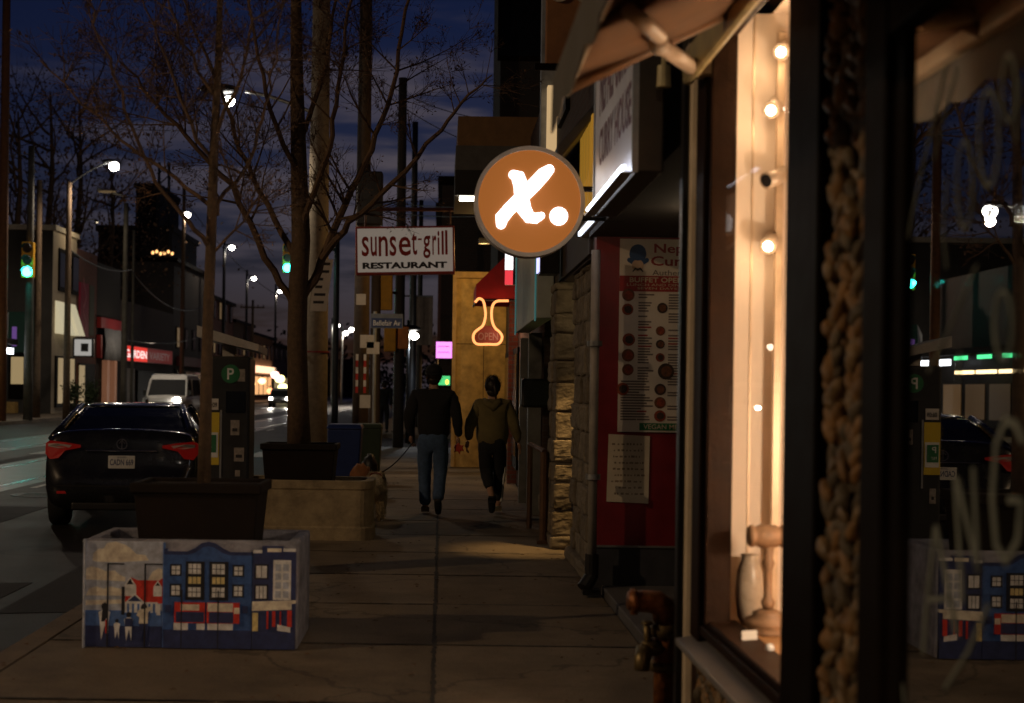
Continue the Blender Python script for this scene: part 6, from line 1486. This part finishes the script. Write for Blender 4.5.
for k in range(4): MB().box(FX+.9,FX+1.0,47.5+k*2.2,49.3+k*2.2,2.38,2.52).build('tube_lamp', emit('tube_gold', (1,.72,.35), 5), t)
MB().box(FX+.9,FX+1.0,56.6,60.2,2.75,3.0).build('tube_lamp', emit('tube_white', (.9,.95,1), 5), t)
for k in range(3): MB().box(FX+.9,FX+1.0,50.0+k*2.4,51.2+k*2.4,2.95,3.1).build('green_sign', emit('tube_green', (.1,1,.35), 2.5), t)
MB().box(FX,FX+1.1,46.9,60.5,3.15,3.4).build('canopy', darkframe, t)
# red brick shop with banner, white lit sign
y0, y1 = pxY(75.3), pxY(95.5)
t = thing('shop_building', 'narrow red brick shop with a tall crimson banner next to the cream building', 'building', (FX-3, y0, 0))
zt = at(85,252,(y0+y1)/2).z
m = MB(); m.box(FX-8,FX,y0,y1,-.05,zt); m.build('wall', brickred, t)
a, b = pxY(77.5), pxY(86); m = MB(); m.box(FX,FX+.1,a,b,at(80,336,a).z,at(80,282,a).z); bn = m.build('banner', mat('banner_crimson', (.30,.01,.05), .7, var=.2), t)
m = MB(); fr_ = FL(FX+.1, a, at(80,336,a).z); m.ribbon(fr_, [((b-a)*(.5+.18*math.sin(i*1.3)), .25+i*.32) for i in range(10)], [.06]*10, 0, .012); m.build('lettering', mat('banner_pink', (.55,.2,.25), .7), bn)
a, b = pxY(87.5), pxY(92); m = MB(); m.box(FX,FX+.06,a,b,at(80,335,a).z,at(80,285,a).z); m.build('drain_panel', mat('panel_olive', (.08,.09,.06), .8), t)
m = MB(); m.box(FX,FX+.1,y0+.5,y1-.5,.3,2.6); sf = m.build('shop_front', darkframe, t); m = MB(); m.box(FX+.1,FX+.12,pxY(77),pxY(82.5),.4,2.5); m.build('pane', litd, sf)
Y = pxY(72)-.3; a, b = at(72.5,357,Y), at(93.5,338,Y)
m = MB(); m.box(a.x,b.x,Y,Y+.25,a.z,b.z); o = m.build('lit_sign', darkmetal, bevel=.04); tag(o, 'square white lit sign with a black square, projecting below the crimson banner', 'sign')
m = MB(); m.box(a.x+.1,b.x-.1,Y-.02,Y,a.z+.08,b.z-.08); fo = m.build('sign_face', emit('face_grey', (.8,.76,.70), .42), o)
m = MB(); c, d = at(81,351.5,Y), at(88.5,343.5,Y); m.box(c.x,d.x,Y-.03,Y-.02,c.z,d.z); m.build('emblem', ink, fo)
# red portal with tarpaulin
y0, y1 = pxY(95.8), pxY(119)
t = thing('shop_building', 'shop with a bright red portal, its sign covered by a grey tarpaulin', 'building', (FX-3, y0, 0))
m = MB(); m.box(FX-8,FX,y0,y1,-.05,at(105,262,y0).z); m.build('wall', mat('wall_black', (.02,.018,.016), .9), t)
za, zb = at(105,358,y0).z, at(105,317,y0).z
m = MB(); m.box(FX,FX+.25,y0+.05,y1,zb-.6,zb); m.box(FX,FX+.25,y0+.05,y0+.45,za,zb-1.0); m.box(FX,FX+.25,y1-1.0,y1,za,zb-1); m.build('red_portal', mat('portal_red', (.42,.012,.012), .5, var=.15), t)
m = MB(); n = 12; vs = []; fs = []
for i in range(n+1):
    for j in range(3): vs.append((FX+.35+.08*math.sin(i*1.1+j*1.7), y0+.5+(y1-y0-1.4)*i/n, za-.1+(zb-.5-za)*j/2))
for i in range(n):
    for j in range(2): fs.append((3*i+j, 3*i+3+j, 3*i+4+j, 3*i+1+j))
m.add(vs, fs); m.build('tarpaulin', mat('tarp_grey', (.30,.31,.32), .7, var=.25, scale=3), t, smooth=True).modifiers.new('S','SOLIDIFY').thickness = .02
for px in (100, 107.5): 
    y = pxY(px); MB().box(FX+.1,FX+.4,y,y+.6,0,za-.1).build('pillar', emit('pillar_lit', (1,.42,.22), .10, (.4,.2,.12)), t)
lamp_light((FX+2.6,(y0+y1)/2,4.2), 60, (1,.8,.6), .2, t, name='portal_light')
# variety shop with red sign
y0, y1 = pxY(119.3), pxY(172)
t = thing('shop_building', 'long low dark shop with a half-lit red sign behind the white van', 'building', (FX-3, y0, 0))
zt = at(140,300,y0).z
m = MB(); m.box(FX-8,FX,y0,y1,-.05,zt); m.build('wall', brickdark, t)
a, b = pxY(119.5), pxY(168); z0, z1 = at(126,361.5,y0+2).z, at(126,345.5,y0+2).z
m = MB(); m.box(FX,FX+.3,a,b,z0,z1); sg = m.build('sign_board', mat('board_red', (.40,.012,.015), .5), t)
c = pxY(142); m = MB(); m.box(FX+.3,FX+.32,a,c,z0+.05,z1-.05); m.build('lit_half', emit('red_lit', (1,.035,.02), .75), sg)
m = MB(); f = FL(FX+.32, a, z0); hh = z1-z0; text_into(m, 'GARDEN', f, .1, c-a-.2, hh*.24, hh*.74, .01, 0, .03); text_into(m, 'VARIETY', f, c-a+.6, b-a-1.2, hh*.24, hh*.74, .01, 1, .02)
m.build('lettering', [emit('letter_lit', (1,.8,.75), 1.1), emit('letter_dull', (.8,.55,.5), .10, (.35,.25,.23))], sg)
m = MB(); m.box(FX+.3,FX+.315,c+.02,b-.3,z0+.06,z1-.06); m.build('dim_half', emit('red_dim', (1,.04,.03), .06, (.3,.012,.012)), sg)
m = MB(); m.box(FX,FX+.1,pxY(124),pxY(133),.2,2.5); m.build('pale_shutter', mat('shutter_pale', (.30,.26,.2), .7), t)
m = MB(); m.box(FX,FX+.12,pxY(136),pxY(170),.3,2.4); sf = m.build('shop_front', darkframe, t)
m = MB(); m.box(FX+.12,FX+.14,pxY(150),pxY(160),.4,2.2); m.build('pane', emit('pane_dim_blue', (.4,.5,.7), .05), sf)
# taller blocks and rows further along
def row(px0, px1, top, lab, wallm, zs, n, cat='building', x=FX, lit=None, sgn=None):
    y0, y1 = pxY(px0), pxY(px1)
    t = thing('shop_building', lab, cat, (x-3, y0, 0)); zt = at(px0, top, y0).z
    m = MB(); m.box(x-9,x,y0,y1,-.05,zt); m.build('wall', wallm, t); m = MB(); m.box(x-9,x+.3,y0-.1,y1,zt,zt+.3); m.build('cornice', darkframe, t)
    facade_windows(t, y0, y1, zs, 1.1, 1.6, n, x=x)
    m = MB(); m.box(x,x+.1,y0+.6,y1-.6,.3,2.7); sf = m.build('shop_front', darkframe, t)
    m = MB(); k = max(2, int((y1-y0)/4))
    for i in range(k): a = y0+1+(y1-y0-2)*i/k; m.box(x+.1,x+.12,a,a+(y1-y0-2)/k*.8,.6,2.5)
    m.build('pane', lit or litd, sf)
    if sgn: m = MB(); m.box(x+.1,x+.5,y0+.8,y1-.8,2.9,3.6); m.build('sign_board', sgn, t)
    return t
row(172.3, 203, 262, 'plain grey two-storey block behind the white van and the thin tree', mat('block_grey', (.06,.05,.045), .9, var=.2), (4.2,), 4, lit=mat('pane_dark', (.02,.02,.02), .2), sgn=mat('board_maroon', (.12,.015,.02), .6))
row(203.3, 232, 296, 'brick block with string lights behind the parking pay station', brickred, (4.2,7.2), 5)
row(232.3, 252, 322, 'shop row with glowing pinkish signs seen right of the pay station', brickdark, (4.4,), 5, lit=emit('pane_orange', (1,.36,.12), 1.5), sgn=emit('sign_pink', (1,.45,.28), 1.3))
row(252.3, 272, 335, 'distant shop row with pale columns and bright signs left of the thick trunk', mat('block_tan', (.28,.16,.09), .9), (4.4,), 5, lit=emit('pane_peach', (1,.5,.2), 1.0), sgn=emit('sign_peach', (1,.6,.35), 2.0))
row(272.3, 300, 345, 'farthest shop row on the left, hidden behind the thick trunk', mat('block_tan2', (.18,.12,.08), .9), (4.4,), 6)
a = at(265, 385, 150); 
for i, (px, py, r, c) in enumerate(((280,379,.5,(1,.85,.35)),(283,388,.55,(1,.95,.4)),(275,375,.45,(1,.5,.45)),(262,381,.4,(1,.5,.25)),(251,384,.4,(1,.55,.2)),(270,391,.35,(1,.3,.12)))):
    q = at(px, py, 140); t = thing('shop_lantern', ['white-yellow lamp, upper right of the distant shop lights','yellow lamp, lowest right of the distant shop lights','pinkish lamp at the top of the distant shop lights','orange lamp in the middle of the distant shop lights','orange lamp, leftmost of the distant shop lights','small red lamp, lowest of the distant shop lights'][i], 'lamp', q, 'distant shop lights')
    m = MB(); m.blob(q, (r,.2,r*.8), i, .05, nu=10, nv=8); m.build('lamp_globe', emit('lantern%d' % i, c, 4), t, smooth=True)
    m = MB(); m.tube([q+V((0,0,r*.5)), q+V((0,0,r*1.6))], .05, 5); m.build('hanger', darkmetal, t)
# towers beyond
def block(px0, px1, top, Y, lab, wm):
    a = at(px0, 400, Y); b = at(px1, top, Y); t = thing('tall_building', lab, 'building', ((a.x+b.x)/2, Y, 0))
    m = MB(); m.box(a.x,b.x,Y,Y+12,-.1,b.z); m.build('wall', wm, t)
    m = MB(); m.box(a.x-.2,b.x+.2,Y-.2,Y+12.2,b.z,b.z+.5); m.build('parapet', wm, t)
    n = max(2, int((b.x-a.x)/3))
    for k in range(n):
        for z in range(4, int(b.z)-2, 4):
            x = a.x+(b.x-a.x)*(k+.5)/n; wf = MB().box(x-.6,x+.6,Y-.08,Y,z,z+1.6).build('window', darkframe, t); MB().box(x-.5,x+.5,Y-.1,Y-.07,z+.1,z+1.5).build('pane', carglass, wf)
towm = mat('tower_black', (.022,.020,.022), .9, var=.2)
block(133, 158, 188, 150, 'tall dark block with a flat top behind the red shop sign', towm)
block(96, 172, 232, 118, 'broad dark block behind the red shop sign and the pale pole', towm)
block(300, 352, 362, 230, 'low dark building closing the far end of the street', towm)
block(-30, 48, 262, 96, 'dark block behind the cream building at far left', towm)
q = at(163, 253, 116)
t = thing('rooftop_lights', 'cluster of small orange lights on top of the dark block', 'lights', q)
m = MB(); 
for k in range(6): m.blob(q+V((-.8+k*.32, -.2, .1*math.sin(k*2))), (.12,.1,.14), k, .1)
m.build('light_cluster', emit('cluster_orange', (1,.5,.18), 2.2), t)
m = MB(); m.tube([q+V((-.5,0,-2)), q+V((-.4,0,7.5))], .12, 6); m.tube([q+V((.5,0,-2)), q+V((.4,0,7.5))], .12, 6)
for k in range(10): m.tube([q+V((-.45,0,-2+k*.95)), q+V((.45,0,-1.1+k*.95))], .05, 4)
m.build('lattice_mast', darkmetal, t)
# hills / far trees at the end of the street
m = MB(); rnd = random.Random(17); lv = MB()
for k in range(5000):
    q = V((rnd.uniform(-70,40), rnd.uniform(250,275), abs(rnd.gauss(0,3.5))+rnd.uniform(0,3))); s_ = rnd.uniform(.3,.8); a_ = V((rnd.gauss(0,1),rnd.gauss(0,1),rnd.gauss(0,1))).normalized(); c_ = a_.orthogonal().normalized()
    lv.add([q-a_*s_, q+c_*s_*.6, q+a_*s_, q-c_*s_*.6], [(0,1,2,3)])
tag(lv.build('distant_wood', mat('wood_dark', (.03,.03,.025), .9)), 'dark mass of trees at the far end of the street', 'trees', kind='stuff')
